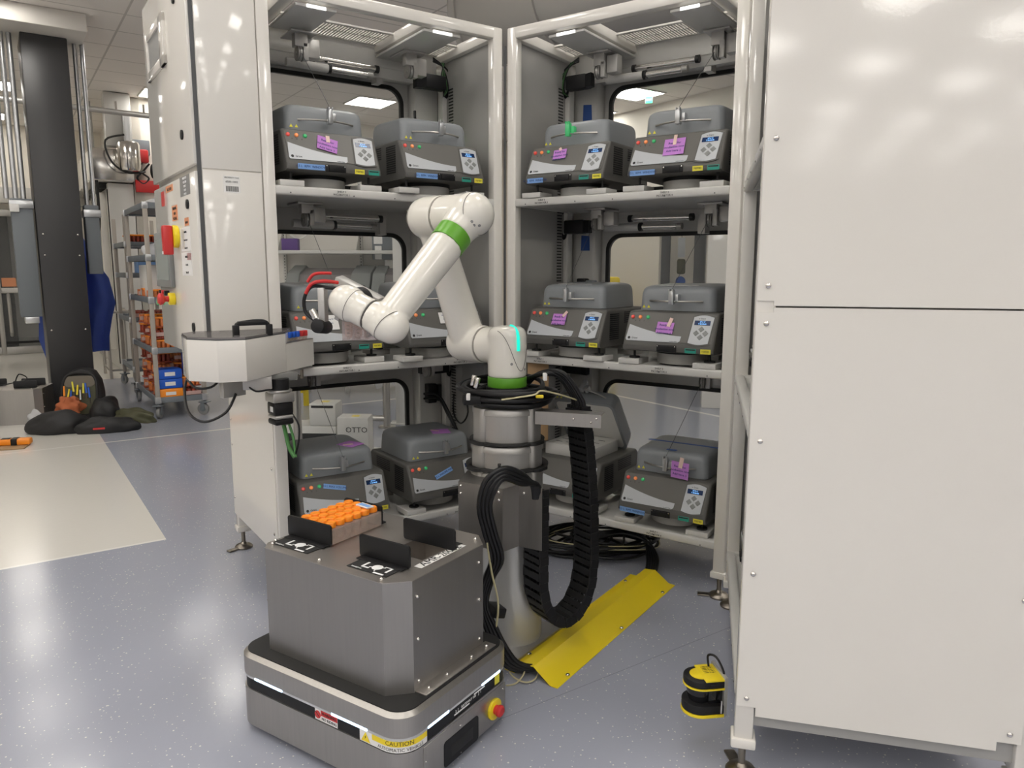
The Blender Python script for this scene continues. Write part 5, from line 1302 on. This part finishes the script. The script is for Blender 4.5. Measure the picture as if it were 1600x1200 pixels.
h = MB(); h.tube([T(-1.122, 3.02) + (.169,), T(-1.118, 3.02) + (.205,), T(-1.105, 3.03) + (.222,), T(-1.035, 3.08) + (.228,), T(-1.010, 3.095) + (.210,), T(-1.005, 3.10) + (.169,)], .0085, 8)
h.box(-.012, .012, -.012, .012, .169, .215, .003, Matrix.Translation(T(-1.118, 3.02) + (0,)) @ rotm(rz=35)); h.box(-.012, .012, -.012, .012, .169, .215, .003, Matrix.Translation(T(-1.008, 3.097) + (0,)) @ rotm(rz=35)); h.box(-.06, .06, -.012, .012, .212, .230, .004, Matrix.Translation(T(-1.063, 3.058) + (0,)) @ rotm(rz=35))
h.build('handle', 'black', tmod)
h = MB(); h.prism([T(-1.18, 2.97), T(-1.155, 2.95), T(-1.10, 3.05), T(-1.16, 3.10)], -.075, -.001, None, .004); h.box(-.05, .10, -.02, .03, -.055, -.001, .004, Matrix.Translation(T(-1.10, 3.06) + (0,)) @ rotm(rz=20)); h.build('mounting_bracket', 'alu_l', tmod)
h = MB(); h.box(-.09, .12, -.05, .05, -.035, -.001, .003, Matrix.Translation(T(-1.05, 3.16) + (0,)) @ rotm(rz=45)); h.build('drive_plate', 'grey', tmod)
mc = Vector(T(-.990, 3.14) + (0,))
h = MB(); h.cyl(mc + Vector((0, 0, -.07)), mc + Vector((0, 0, -.02)), .040, seg=28); h.build('motor_neck', 'black', tmod)
h = MB(); h.lathe([(.05, -.077), (.052, -.070), (.05, -.066)], 32, Matrix.Translation(mc)); h.box(-.048, .048, -.048, .048, -.118, -.076, .008, Matrix.Translation(mc) @ rotm(rz=40)); h.build('gearbox', 'alu', tmod)
h = MB(); h.box(-.042, .042, -.042, .042, -.172, -.118, .009, Matrix.Translation(mc) @ rotm(rz=40)); h.box(-.042, .042, -.042, .042, -.215, -.190, .009, Matrix.Translation(mc) @ rotm(rz=40)); h.build('motor', 'black', tmod)
h = MB(); h.box(-.0422, .0422, -.0422, .0422, -.190, -.172, .009, Matrix.Translation(mc) @ rotm(rz=40)); h.build('motor_band', 'alu_l', tmod)
ml = MB().box(-.016, .014, -.0005, .0, -.158, -.135, 0, Matrix.Translation(mc + Vector((-.026, -.034, 0))) @ rotm(rz=-50 + 0)).build('rating_plate', 'paper', tmod)
ml.matrix_local = Matrix.Identity(4)
h = MB(); h.tube([mc + Vector((.01, 0, -.215)), mc + Vector((.015, .01, -.26)), mc + Vector((.03, 0, -.32)), mc + Vector((.055, -.01, -.36))], .009); h.tube([mc + Vector((.03, .01, -.215)), mc + Vector((.05, 0, -.28)), mc + Vector((.06, -.01, -.36))], .006); h.build('cable', 'green_c', tmod)
h = MB(); h.tube([mc + Vector((.04, 0, -.16)), mc + Vector((.075, 0, -.22)), mc + Vector((.075, -.01, -.29)), mc + Vector((.055, -.01, -.36))], .004); h.build('cable', 'cable', tmod)
h = MB(); h.tube([T(-1.345, 3.08) + (.01,), T(-1.345, 3.03) + (-.05,), T(-1.30, 2.95) + (-.13,), T(-1.23, 2.93) + (-.165,), T(-1.15, 2.95) + (-.13,), T(-1.12, 2.99) + (-.06,)], .0055); h.build('cable', 'cable', tmod)
h = MB(); h.tube([T(-1.32, 3.0) + (-.0,), T(-1.27, 2.97) + (-.035,), T(-1.21, 2.97) + (-.03,), T(-1.18, 2.99) + (-.0,)], .005); h.tube([T(-1.10, 3.05) + (-.03,), T(-1.06, 3.05) + (-.06,), T(-1.02, 3.10) + (-.06,)], .004); h.build('cable', 'cable', tmod)
h = MB(); h.cyl(T(-.955, 3.36) + (-.05,), T(-.955, 3.36) + (-.01,), .008, seg=12); h.tube([T(-.955, 3.36) + (-.035,), T(-.98, 3.32) + (-.04,), T(-1.02, 3.26) + (-.06,)], .003); h.build('sensor', 'bronze', tmod)
# tubes with blue and red caps in the end box
for i in range(6):
    x = -1.005 + .010 * i; y = 3.295 + .028 * i
    tb = thing('capped_tube', 'sample tube with %s cap in the end box of the white tray' % ('blue' if i < 4 else 'red'), 'tube', (x, y, 1.185), 0, 'tubes in the tray end box, %s caps' % ('blue' if i < 4 else 'red'))
    part('tube_body', 'b', lambda b: b.cyl((0, 0, 0), (0, 0, .065), .010, seg=14), 'tube', tb); part('cap', 'bb', lambda b: b.cyl((0, 0, .062), (0, 0, .088), .0125, seg=18, bev=.002), 'blue_b' if i < 4 else 'red', tb)

# ------------------------------------------------------------------ safety scanner
sc = thing('laser_scanner', 'yellow and black safety laser scanner fixed to the nearest rack foot', 'scanner', (.612, 2.255, .13), R(8))
sc.scale = (.74, .74, .80)
def D(r0, x1, n=16): return [(r0 * math.cos(R(a)), r0 * math.sin(R(a))) for a in [90 + 180 * i / n for i in range(n + 1)]] + [(x1, -r0), (x1, r0)]
b = MB(); b.prism(D(.078, .085), 0, .012, None, .002); b.build('base', 'yellow', sc)
b = MB(); b.prism(D(.076, .085), .012, .050, None, .006); b.build('lower_body', 'black', sc)
b = MB(); b.lathe([(.045, .05), (.050, .06), (.060, .105), (.062, .118)], 36); b.box(.02, .085, -.055, .055, .05, .118, .004); b.build('optic_window', 'black_g', sc)
b = MB(); b.prism(D(.073, .085), .115, .122); b.build('upper_rim', 'yellow', sc)
b = MB(); b.prism(D(.072, .085), .122, .152, None, .006); b.build('head', 'black', sc)
b = MB(); b.prism(D(.045, .085), .152, .157, None, .002); b.box(.0, .085, -.07, .07, .150, .1575, .002); b.build('cover', 'yellow', sc)
for i in range(5): text('lettering', 'LASER CLASS 1', .008, 'blackink', sc, Matrix.Translation((.045, .045 - .012 * i, .158)) @ rotm(rz=0))
b = MB(); b.box(.02, .05, -.076, -.070, .126, .142, .002); b.build('plug', 'black', sc)
MB().tube([(.06, .05, .157), (.06, .06, .20), (.085, .03, .205), (.095, -.03, .17), (.09, -.05, .12)], .005).build('cable', 'cable', sc)
MB().box(.084, .100, -.07, .08, .0, .165, .002).build('mount', 'alu_l', sc); MB().cyl((.07, -.078, .02), (.07, -.078, .075), .005, seg=10).build('spacer', 'chrome', sc)

# ------------------------------------------------------------------ shelf carts at the left
def cart(name, label, loc, rz, w, d, zs, items):
    t = thing(name, label, 'cart', loc, rz)
    for x in (0, w):
        for y in (0, d):
            part('post', (name, 'p'), lambda b: b.box(-.022, .022, -.016, .016, .17, zs[-1] + .02, .003), 'shelf_p', t, Matrix.Translation((x, y, 0)))
            k = bpy.data.objects.new('caster', None); C.objects.link(k); k.parent = t; k.location = (x, y, 0); k.rotation_euler.z = (x * 3 + y * 5) % 2 - .5
            part('wheel', 'w', lambda b: b.cyl((-.018, .02, .065), (.018, .02, .065), .062, seg=26, bev=.006), 'grey', k); part('hub', 'w', lambda b: b.cyl((-.021, .02, .065), (.021, .02, .065), .030, seg=18), 'shelf_g', k)
            part('fork', 'w', lambda b: (b.box(-.028, -.023, -.005, .04, .05, .15, .002), b.box(.023, .028, -.005, .04, .05, .15, .002), b.box(-.045, .045, -.05, .05, .138, .150, .004), b.cyl((0, 0, .14), (0, 0, .18), .015, seg=10)), 'shelf_g', k)
    for z in zs:
        b = MB(); b.box(-.02, w + .02, -.02, .0, z - .03, z + .03, .003); b.box(-.02, w + .02, d, d + .02, z - .03, z + .03, .003); b.box(-.02, .0, 0, d, z - .03, z + .03, .003); b.box(w, w + .02, 0, d, z - .03, z + .03, .003); b.box(0, w, 0, d, z - .012, z, 0)
        b.build('shelf', 'shelf_g', t)
        for x in (0, w):
            for y in (0, d): part('corner_clip', 'cc', lambda b: b.box(-.028, .028, -.024, .024, -.035, .035, .004), 'galv', t, Matrix.Translation((x, y, z)))
    return t
c1 = cart('shelf_cart', 'tall wheeled shelf cart with amber vial packs just behind the control cabinet', RM(1.29, 8.42), RZ, .46, 1.30, (.20, .72, 1.24, 1.67, 2.19), None)
c2 = cart('shelf_cart', 'second wheeled shelf cart farther back with fewer items on it', RM(1.35, 10.35), RZ, .46, 1.0, (.31, .93, 1.48, 1.86), None)
CM = Matrix.Translation(RM(1.29, 8.42)) @ Matrix.Rotation(RZ, 4, 'Z'); CM2 = Matrix.Translation(RM(1.35, 10.35)) @ Matrix.Rotation(RZ, 4, 'Z')
rnd = random.Random(5)
# vial packs: one small tray with vials under film, copied
def vial_pack(key, m, n, h, orange_top):
    def f(b):
        for i in range(n):
            for j in range(3): b.cyl((-.045 * (n - 1) / 2 + .045 * i, -.045 + .045 * j, .0), (-.045 * (n - 1) / 2 + .045 * i, -.045 + .045 * j, h), .019, seg=10, bev=.003)
    return f
def place_pack(Mx, x, y, z, n, h, m, lab, grp, top):
    o = bpy.data.objects.new('vial_pack', None); C.objects.link(o); o.matrix_world = Mx @ Matrix.Translation((x, y, z)); o['label'] = lab; o['category'] = 'vial pack'; o['group'] = grp
    part('vials', (n, h), vial_pack(0, m, n, h, 0), m, o, kind='stuff'); part('tray', n, lambda b: b.box(-.0235 * n - .004, .0235 * n + .004, -.075, .075, 0, .012, .002), 'amber', o)
    if top: part('cap_strip', (n, h), lambda b: b.box(-.0235 * n, .0235 * n, -.07, .07, h, h + .018, .004), 'orange', o)
    else: part('label_band', (n, h), lambda b: b.box(-.0235 * n - .0005, .0235 * n + .0005, -.071, -.069, h * .3, h * .75), 'paper2', o)
for z, rows, lb, grp in ((.202, 4, 'pack of amber vials on the bottom shelf of the nearer cart', 'vial packs on the bottom cart shelf'), (.722, 3, 'pack of amber and orange vials on the second lowest shelf of the nearer cart', 'vial packs on the second cart shelf'), (1.242, 1, 'orange vial pack on the middle shelf of the nearer cart', 'vial packs on the middle cart shelf')):
    for L_ in range(rows):
        for i in range(2):
            for j in range(4):
                if z < .5 and j == 0 and (i == 0 or L_ > 1): continue
                if z > .5 and i == 1 and j == 3 and L_ == 2: continue
                place_pack(CM, .12 + .22 * i, .10 + .32 * j, z + .118 * L_, 4, .088, 'amber' if (i + L_) % 2 else 'amber2', lb, grp, (i + L_ + j) % 2 == 0)
for i in range(4): place_pack(CM2, .12 + .22 * (i % 2), .1 + .3 * (i // 2), 1.862, 4, .10, 'amber', 'vial pack with orange lid on the top shelf of the farther cart', 'vial packs on the far cart top', True)
for i in range(4): place_pack(CM2, .12 + .22 * (i % 2), .1 + .3 * (i // 2), 0.932, 4, .10, 'amber', 'vial pack low on the farther cart', 'vial packs low on the far cart', False)
for i, (z, lb) in enumerate(((.315, 'blue bin on the bottom shelf of the nearer cart, white label'), (.418, 'upper blue bin on the bottom shelf of the nearer cart'))):
    o = thing('storage_bin', lb, 'bin', CM @ Vector((.13, .10, z)), RZ); MB().box(-.12, .12, -.10, .12, 0, .10, .01).build('body', 'blue_b', o); MB().box(-.05, .05, -.103, -.10, .03, .07).build('label_card', 'paper', o)
o = thing('storage_bin', 'orange bin under the two blue bins on the nearer cart', 'bin', CM @ Vector((.13, .10, .205)), RZ); MB().box(-.12, .12, -.10, .12, 0, .108, .01).build('body', 'orange', o); MB().box(-.05, .05, -.103, -.10, .04, .075).build('label_card', 'paper', o)
o = thing('bottle_rack', 'bright blue upright tube box on the bottom shelf of the cart', 'box', CM @ Vector((.33, .08, .44)), RZ); MB().box(-.05, .07, -.06, .08, .0, .26, .006).build('body', 'blue_b', o)
k = MB()
for i in range(3): k.box(-.02, .03, -.062, -.06, .04 + .08 * i, .08 + .08 * i)
k.build('slots', 'black', o)
def blob(name, label, cat, c, sx, sy, sz, m, seed, amp=.25, rz=0, sub=3):
    t = bmesh.new(); bmesh.ops.create_icosphere(t, subdivisions=sub + 1, radius=1); r_ = random.Random(seed); ps = [(Vector((r_.uniform(-1, 1), r_.uniform(-1, 1), r_.uniform(-1, 1))).normalized(), r_.uniform(4, 9), r_.uniform(0, 6)) for _ in range(7)]
    for v in t.verts:
        d = v.co.normalized(); k = 1 + amp * sum(math.sin(d.dot(p) * f + q) for p, f, q in ps) / 7
        v.co = Vector((d.x * sx * k, d.y * sy * k, max(-.45, d.z) * sz * k + .42 * sz))
    o = MB().add(t).build(name, m, loc=c, rz=rz); return tag(o, label, cat)
blob('film_bag', 'crumpled clear plastic bag on the cart shelf beside the touch screen', 'bag', CM @ Vector((.18, .1, 1.67)), .22, .14, .13, 'film2', 3, .5, RZ)
blob('film_bag', 'clear plastic bag on the top shelf of the nearer cart', 'bag', CM @ Vector((.28, .2, 2.18)), .20, .14, .10, 'film2', 8, .5, RZ)
tag(MB().box(.05, .40, .02, .55, 1.262, 1.60, .005).build('carton', 'paper', None), 'white carton on the nearer cart below the plastic bag', 'box').matrix_world = CM @ Matrix.Translation((.0, .45, .0))
tag(MB().box(.05, .25, .05, .35, 0, .30, .06).build('jug', 'paper', None), 'white jug on the low shelf of the farther cart', 'jug').matrix_world = CM2 @ Matrix.Translation((.1, .1, .312))
tag(MB().box(.0, .25, .03, .3, 0, .16, .01).build('small_box', 'blue_l', None), 'small blue and white box on the farther cart', 'box').matrix_world = CM2 @ Matrix.Translation((.12, .05, 1.502))

# ------------------------------------------------------------------ bags and tools on the floor
def at(px, py, z=0):
    import mathutils
    th = R(8.624); dx = (px - 800) / 1166.6; dy = (py - 600) / 1166.6
    d = Vector((dx, math.cos(th) - dy * math.sin(th), -math.sin(th) - dy * math.cos(th))); k = (z - 1.545) / d.z
    return Vector((d.x * k, d.y * k, z))
bp = thing('backpack', 'open black backpack full of tools leaning at the foot of the dark pillar', 'backpack', at(125, 655), R(14))
b = MB(); pts = []
for z, i in ((0, .0), (.10, -.01), (.25, .0), (.38, .03), (.47, .09), (.50, .15)): pts.append([(x, y + z * .35, z) for x, y in rr(-.21 + i, .21 - i, -.02, .16, .05, 4)])
b.loft(pts); b.build('body', 'bag', bp)
b = MB(); F_ = frame((0, -.03, .0), (1, 0, 0), (0, .33, .94), (0, -.94, .33))
b.prism(rr(-.155, .155, .05, .44, .09), -.004, .006, F_); b.build('inner_panel', 'olive', bp)
b = MB(); b.prism(rr(-.15, .15, .34, .46, .055), .006, .012, F_); b.build('mesh_pocket', 'bag_m', bp)
b = MB(); b.tube([F_ @ Vector(p) for p in ((-.165, .03, .01), (-.17, .25, .01), (-.15, .42, .01), (-.08, .485, .01), (.08, .485, .01), (.15, .42, .01), (.17, .25, .01), (.165, .03, .01))], .014, 8); b.build('zip_edge', 'bag', bp)
rnd = random.Random(9)
for i in range(9):
    x = -.12 + .03 * i; z = rnd.uniform(.20, .30); m = ('orange', 'yellow', 'blue_b', 'yellow_l', 'yellow', 'galv', 'yellow_l', 'blue_b', 'blue_b')[i]
    tl = thing('hand_tool', '%s-handled hand tool tucked in the open backpack, %s' % ({'orange': 'orange', 'yellow': 'yellow', 'blue_b': 'blue', 'yellow_l': 'lime', 'galv': 'grey'}[m], ('leftmost', 'second from left', 'third from left', 'left of centre', 'in the middle', 'right of centre', 'third from right', 'second from right', 'rightmost')[i]), 'tool', Matrix.Translation(at(125, 655)) @ Matrix.Rotation(R(14), 4, 'Z') @ Vector((x, -.055 + .33 * z * .35, z)), R(14))
    MB().cyl((0, 0, 0), (rnd.uniform(-.02, .02), .03, .10), .010, .008, seg=10).build('grip', m, tl); MB().cyl((0, 0, -.06), (0, 0, 0), .004, seg=8).build('shaft', 'chrome', tl)
MBg = blob('cloth', 'crumpled orange cloth lying in the open backpack', 'cloth', Matrix.Translation(at(125, 655)) @ Matrix.Rotation(R(14), 4, 'Z') @ Vector((-.05, -.12, .10)), .11, .08, .11, 'orange_cl', 4, .6, R(14))
blob('backpack_flap', 'opened front half of the black backpack lying flat on the floor', 'bag flap', at(93, 676), .27, .17, .15, 'bag', 12, .30, R(10))
blob('tool_roll', 'black padded bag bulging at the right side of the backpack', 'bag', at(166, 655), .14, .20, .17, 'bag', 21, .3, R(20))
blob('tool_pouch', 'flat black pouch with a red mark lying in front of the backpack', 'pouch', at(170, 676), .27, .08, .105, 'bag', 31, .2, R(22))
pr_ = bpy.data.objects['tool_pouch']; MB().box(-.12, -.02, -.084, -.078, .045, .062).build('red_mark', 'red', pr_)
blob('fabric_pouch', 'olive green glossy pouch lying right of the backpack', 'pouch', at(212, 660), .23, .07, .10, 'olive', 41, .35, R(-14))
tb = thing('clipboard', 'tan board on the floor at the far left, multimeter resting on it', 'board', at(8, 702), R(18)); MB().box(-.35, .17, -.09, .12, 0, .012, .003).build('board', 'wood', tb)
mt = thing('multimeter', 'orange multimeter with black straps lying on a tan board at far left', 'meter', at(24, 698) + Vector((0, 0, .012)), R(16)); MB().box(-.12, .13, -.045, .045, 0, .055, .014).build('body', 'orange', mt); MB().box(-.02, .03, -.047, .047, .0, .058, .004).build('strap', 'black', mt); MB().box(-.10, -.03, -.03, .03, .055, .058).build('dial', 'black', mt)
tag(MB().sph((0, 0, .12), .12, .5, .8, 1.1).build('black_case', 'black', loc=at(-14, 605)), 'rounded black object cut by the left edge of the picture', 'case')
blob('crumpled_film', 'small scrap of clear film behind the open backpack', 'film', at(56, 664), .07, .05, .10, 'film2', 51, .5)

# ------------------------------------------------------------------ lab behind the racks
# bench with uprights, shelf and analysers, seen through the left rack's middle window
bn = thing('lab_bench', 'lab bench with perforated uprights and a white shelf behind the left rack', 'bench', (-2.55, 7.5, 0), 0)
MB().box(-.1, 1.75, .0, .75, .96, 1.0, .005).build('worktop', 'white_in', bn)
for x in (-.05, 1.68):
    for y in (.05, .70): MB().box(x, x + .05, y, y + .05, 0, .96, .003).build('leg', 'alu_l', bn)
for x in (.09, .91):
    b = MB(); b.box(x, x + .035, .62, .66, 1.0, 2.5, .002); u = b.build('upright', 'white_in', bn)
    k = MB()
    for i in range(46): k.box(x + .013, x + .022, .618, .62, .1 + .94 + .031 * i, .1 + .952 + .031 * i)
    k.build('slots', 'black', u, kind='stuff')
b = MB(); b.box(.0, 1.45, .30, .64, 1.715, 1.75, .003); b.build('shelf', 'white_in', bn)
for x in (.10, .92): MB().prism([(.62, 1.75), (.62, 1.98), (.40, 1.75)], -.004, .004, frame((x, 0, 0), (0, 1, 0), (0, 0, 1), (1, 0, 0))).build('shelf_bracket', 'white_in', bn)
BM = Matrix.Translation((-2.55, 7.5, 0))
def onb(x, y, z): return BM @ Vector((x, y, z))
o = tag(MB().box(0, .17, 0, .08, 0, .12, .006).build('purple_box', 'purple_d'), 'deep purple box on the white shelf behind the left rack', 'box'); o.matrix_world = BM @ Matrix.Translation((.17, .32, 1.75))
def analyser(x, label, w):
    t = thing('analyser', label, 'instrument', onb(x, .12, 1.0), 0)
    MB().box(0, w, .0, .55, 0, .30, .02).build('base', 'grey', t)
    b = MB(); b.prism([(.0, .30), (.0, .36), (.12, .52), (.40, .60), (.55, .56), (.55, .30)], 0, .13, frame((0, 0, 0), (0, 1, 0), (0, 0, 1), (1, 0, 0)), .01); b.prism([(.0, .0), (.0, .36), (.12, .52), (.40, .60), (.55, .56), (.55, .0)], w - .20, w, frame((0, 0, 0), (0, 1, 0), (0, 0, 1), (1, 0, 0)), .01); b.build('side_housing', 'bezel', t)
    MB().prism([(.02, .34), (.13, .50), (.38, .57), (.38, .56), (.14, .485), (.035, .34)], .13, w - .20, frame((0, 0, 0), (0, 1, 0), (0, 0, 1), (1, 0, 0))).build('cover', 'smoke', t)
    MB().box(.13, w - .20, .1, .5, .30, .44).build('interior', 'grey_d', t)
    k = MB().prism(rr(w - .155, w - .05, .18, .34, .02), 0, .004, frame((0, -.001, 0), (1, 0, 0), (0, 0, 1), (0, -1, 0))).build('keypad', 'silver', t); MB().box(w - .14, w - .065, -.007, -.005, .29, .31).build('display', 'lcd', k); MB().box(w - .13, w - .08, -.003, -.001, .36, .385).build('badge', 'ring', t)
    MB().box(w * .3, w * .3 + .25, -.004, .0, .27, .33).build('label', 'paper', t); MB().box(w * .3, w * .3 + .06, -.006, -.004, .27, .33).build('green_label', 'green', t)
    return t
analyser(.24, 'grey benchtop analyser with a clear curved cover behind the left rack', .86); analyser(1.12, 'second grey analyser, partly hidden, right of the first on the bench', .45)
o = thing('control_box', 'grey wall box with a dial and white labels behind the left rack', 'box', onb(1.08, .45, 0), 0)
MB().box(0, .38, 0, .12, 1.66, 2.15, .01).build('body', 'shelf_g', o); MB().box(.02, .11, -.004, 0, 1.82, 1.95).build('label', 'paper', o); MB().box(.03, .10, -.004, 0, 1.66, 1.80).build('label', 'paper', o); MB().cyl((.24, 0, 1.92), (.24, -.02, 1.92), .06, seg=24).build('dial', 'bezel', o); MB().box(.21, .27, -.03, -.02, 1.90, 1.94).build('knob', 'black', o)
MB().box(.12, .2, .05, .1, 1.0, 1.66).build('stand', 'foot', o)
# wall hoops of cable on the partition
for i, (x, r_) in enumerate(((.27, .11), (1.12, .10))):
    o = tag(MB().tube([(x + r_ * math.cos(a), 0.61, 1.99 + r_ * math.sin(a)) for a in [2 * PI * k / 20 for k in range(20)]], .008, 8, closed=True).build('cable_ring', 'paper'), '%s ring of white tubing hung above the white shelf behind the left rack' % ('large' if i == 0 else 'smaller'), 'tubing'); o.matrix_world = BM
MB().box(-.3, 1.75, .68, .72, 1.0, 2.45, .003).build('back_panel', 'wall_w', bn)
# charging dock with the maker's name, seen through the bottom window
dk = thing('charging_dock', 'white vehicle charging dock with warning stickers behind the left rack', 'dock', at(528, 720), R(-2))
MB().box(-.42, .0, -.02, .25, .03, .29, .01).build('lower_body', 'white_in', dk); MB().box(-.42, .0, -.024, -.02, .15, .23).build('black_band', 'black', dk)
MB().box(-.22, .0, -.015, .20, .29, .475, .012).build('upper_body', 'white_in', dk); MB().box(-.20, -.02, -.018, -.014, .44, .46, .006).build('grip_recess', 'black', dk)
MB().box(-.50, .75, -.10, .35, .0, .03, .008).build('base_plate', 'white_in', dk)
MB().box(-.14, -.08, .06, .12, .475, .477).build('warning_sticker', 'yellow', dk)
ob = thing('dock_unit', 'white box lettered OTTO standing beside the charging dock', 'box', at(554, 727), R(-2)); MB().box(-.125, .125, -.02, .16, .03, .39, .008).build('body', 'white_in', ob)
text('lettering', 'OTTO', .062, 'blackink', ob, frame((.03, -.0215, .29), (1, 0, 0), (0, 0, 1), (0, -1, 0))); MB().box(-.02, .04, .03, .08, .39, .392).build('warning_sticker', 'yellow', ob)
gr = thing('guard_rail', 'steel tube guard rail behind the left rack, beside the dock', 'rail', at(605, 668), R(-6)); MB().cyl((0, 0, 0), (0, 0, 1.0), .035, seg=16).build('post', 'steel', gr); MB().cyl((-.6, .0, .09), (0, 0, .09), .030, seg=16).build('rail', 'steel', gr); MB().cyl((0, 0, 0), (0, 0, .012), .085, seg=20).build('foot_plate', 'steel', gr)
g2 = thing('guard_rail', 'vertical steel tube behind the black motor in the left rack window', 'rail', at(469, 752), 0); MB().cyl((0, 0, 0), (0, 0, 1.0), .030, seg=16).build('post', 'steel', g2)
wp = thing('white_post', 'white square post seen through the bottom window of the left rack', 'post', at(628, 662), R(0)); MB().box(-.05, .05, -.05, .05, 0, 2.2, .006).build('post', 'white_in', wp); MB().box(-.11, .11, -.09, .09, 0, .015, .003).build('foot_plate', 'white_in', wp)
bl = thing('yellow_stand', 'yellow painted steel stand behind the left rack', 'stand', at(479, 634), R(10)); MB().box(-.03, .03, -.03, .03, 0, .62, .003).build('post', 'yellow', bl); MB().box(-.20, .0, -.03, .03, .15, .20, .003).build('arm', 'yellow', bl)
tk = thing('plastic_covered_table', 'steel table with a crumpled clear plastic sheet on it, bottom window of left rack', 'table', (-1.75, 9.35, 0), R(-2)); MB().box(-.75, .7, .05, .7, .34, .62, .03).build('equipment', 'wall_w', tk); MB().box(-.9, .9, 0, .8, .28, .32, .01).build('tabletop', 'grey', tk)
for x in (-.85, -.35, .8): MB().cyl((x, .05, 0), (x, .05, .28), .03, seg=12).build('leg', 'foot', tk)
cl = cloth([[(-.2 + .12 * i, -.02 - .02 * (i % 3), .56 - .02 * (i % 2)) for i in range(9)], [(-.1 + .11 * i, -.08 - .03 * (i % 2), .38 + .03 * (i % 3)) for i in range(9)], [(.0 + .10 * i, -.11 + .05 * (i % 2), .22 + .05 * (i % 2)) for i in range(9)], [(.05 + .09 * i, -.06, .06 + .05 * (i % 3)) for i in range(9)]], .004, 'plastic_sheet', 'film2', tk)
ht = MB().tube([(-.35 + .16 * math.cos(a), -.05, .42 + .16 * math.sin(a)) for a in [2 * PI * k / 16 for k in range(16)]], .014, closed=True).build('cable_ring', 'paper'); tag(ht, 'ring of white tubing hanging at the plastic-covered table', 'tubing'); ht.matrix_world = Matrix.Translation(tk.location)
# beyond the right rack: yellow rack, dark posts, sanitiser column and a white cabinet with a lit screen
ys = thing('yellow_cabinet', 'tall yellow plastic stand seen left in the right rack middle window', 'stand', at(950, 572), 0); MB().box(-.17, .17, 0, .3, 0, 1.45, .04).build('body', 'yellow', ys)
for z in (.5, .8, 1.1): MB().box(-.14, .14, -.01, .0, z, z + .2, .02).build('panel', 'yellow', ys)
def post(px, py, w, d, h, label, m='grey_d'):
    return tag(MB().box(-w / 2, w / 2, 0, d, 0, h, .008).build('door_post', m, loc=at(px, py), rz=R(-15)), label, 'post')
post(1034, 585, .13, .10, 2.35, 'dark grey door post, left of the hand sanitiser, right rack middle window')
post(1088, 590, .20, .10, 2.35, 'broader dark grey door post right of the hand sanitiser, right rack middle window')
post(1101, 592, .10, .10, 2.0, 'narrow dark grey upright beside the white cabinet with a lit screen')
struct(MB().box(-.35, .35, .12, .2, 0, 2.35).build('wall_section', 'wall', loc=at(1060, 585), rz=R(-15)))
hs = thing('hand_sanitiser', 'hand sanitiser dispenser under a hanging card between dark posts', 'dispenser', at(1058, 588), R(-15)); MB().box(-.06, .06, .0, .08, 1.50, 1.72, .03).build('body', 'olive', hs); MB().box(-.05, .05, -.02, .0, 1.74, 2.02, .004).build('hanging_card', 'silver', hs); MB().cyl((0, 0, 1.40), (0, -.02, 1.40), .07, seg=22).build('round_sticker', 'blue_t', hs); MB().cyl((0, 0, 2.02), (0, 0, 2.6), .006, seg=8).build('cord', 'grey', hs)
for c in hs.children: c.location.y -= .02
wc = thing('white_cabinet', 'white machine cabinet with a lit screen at the right rack middle window', 'cabinet', at(1142, 640), R(-12)); MB().box(-.32, .9, .05, .8, 0, 2.3, .01).build('body', 'white', wc); k = MB().box(-.02, .32, .0, .05, 1.38, 1.80, .012).build('touch_screen', 'bezel', wc); MB().box(.03, .28, -.004, .0, 1.46, 1.74).build('display', 'screen_l', k)
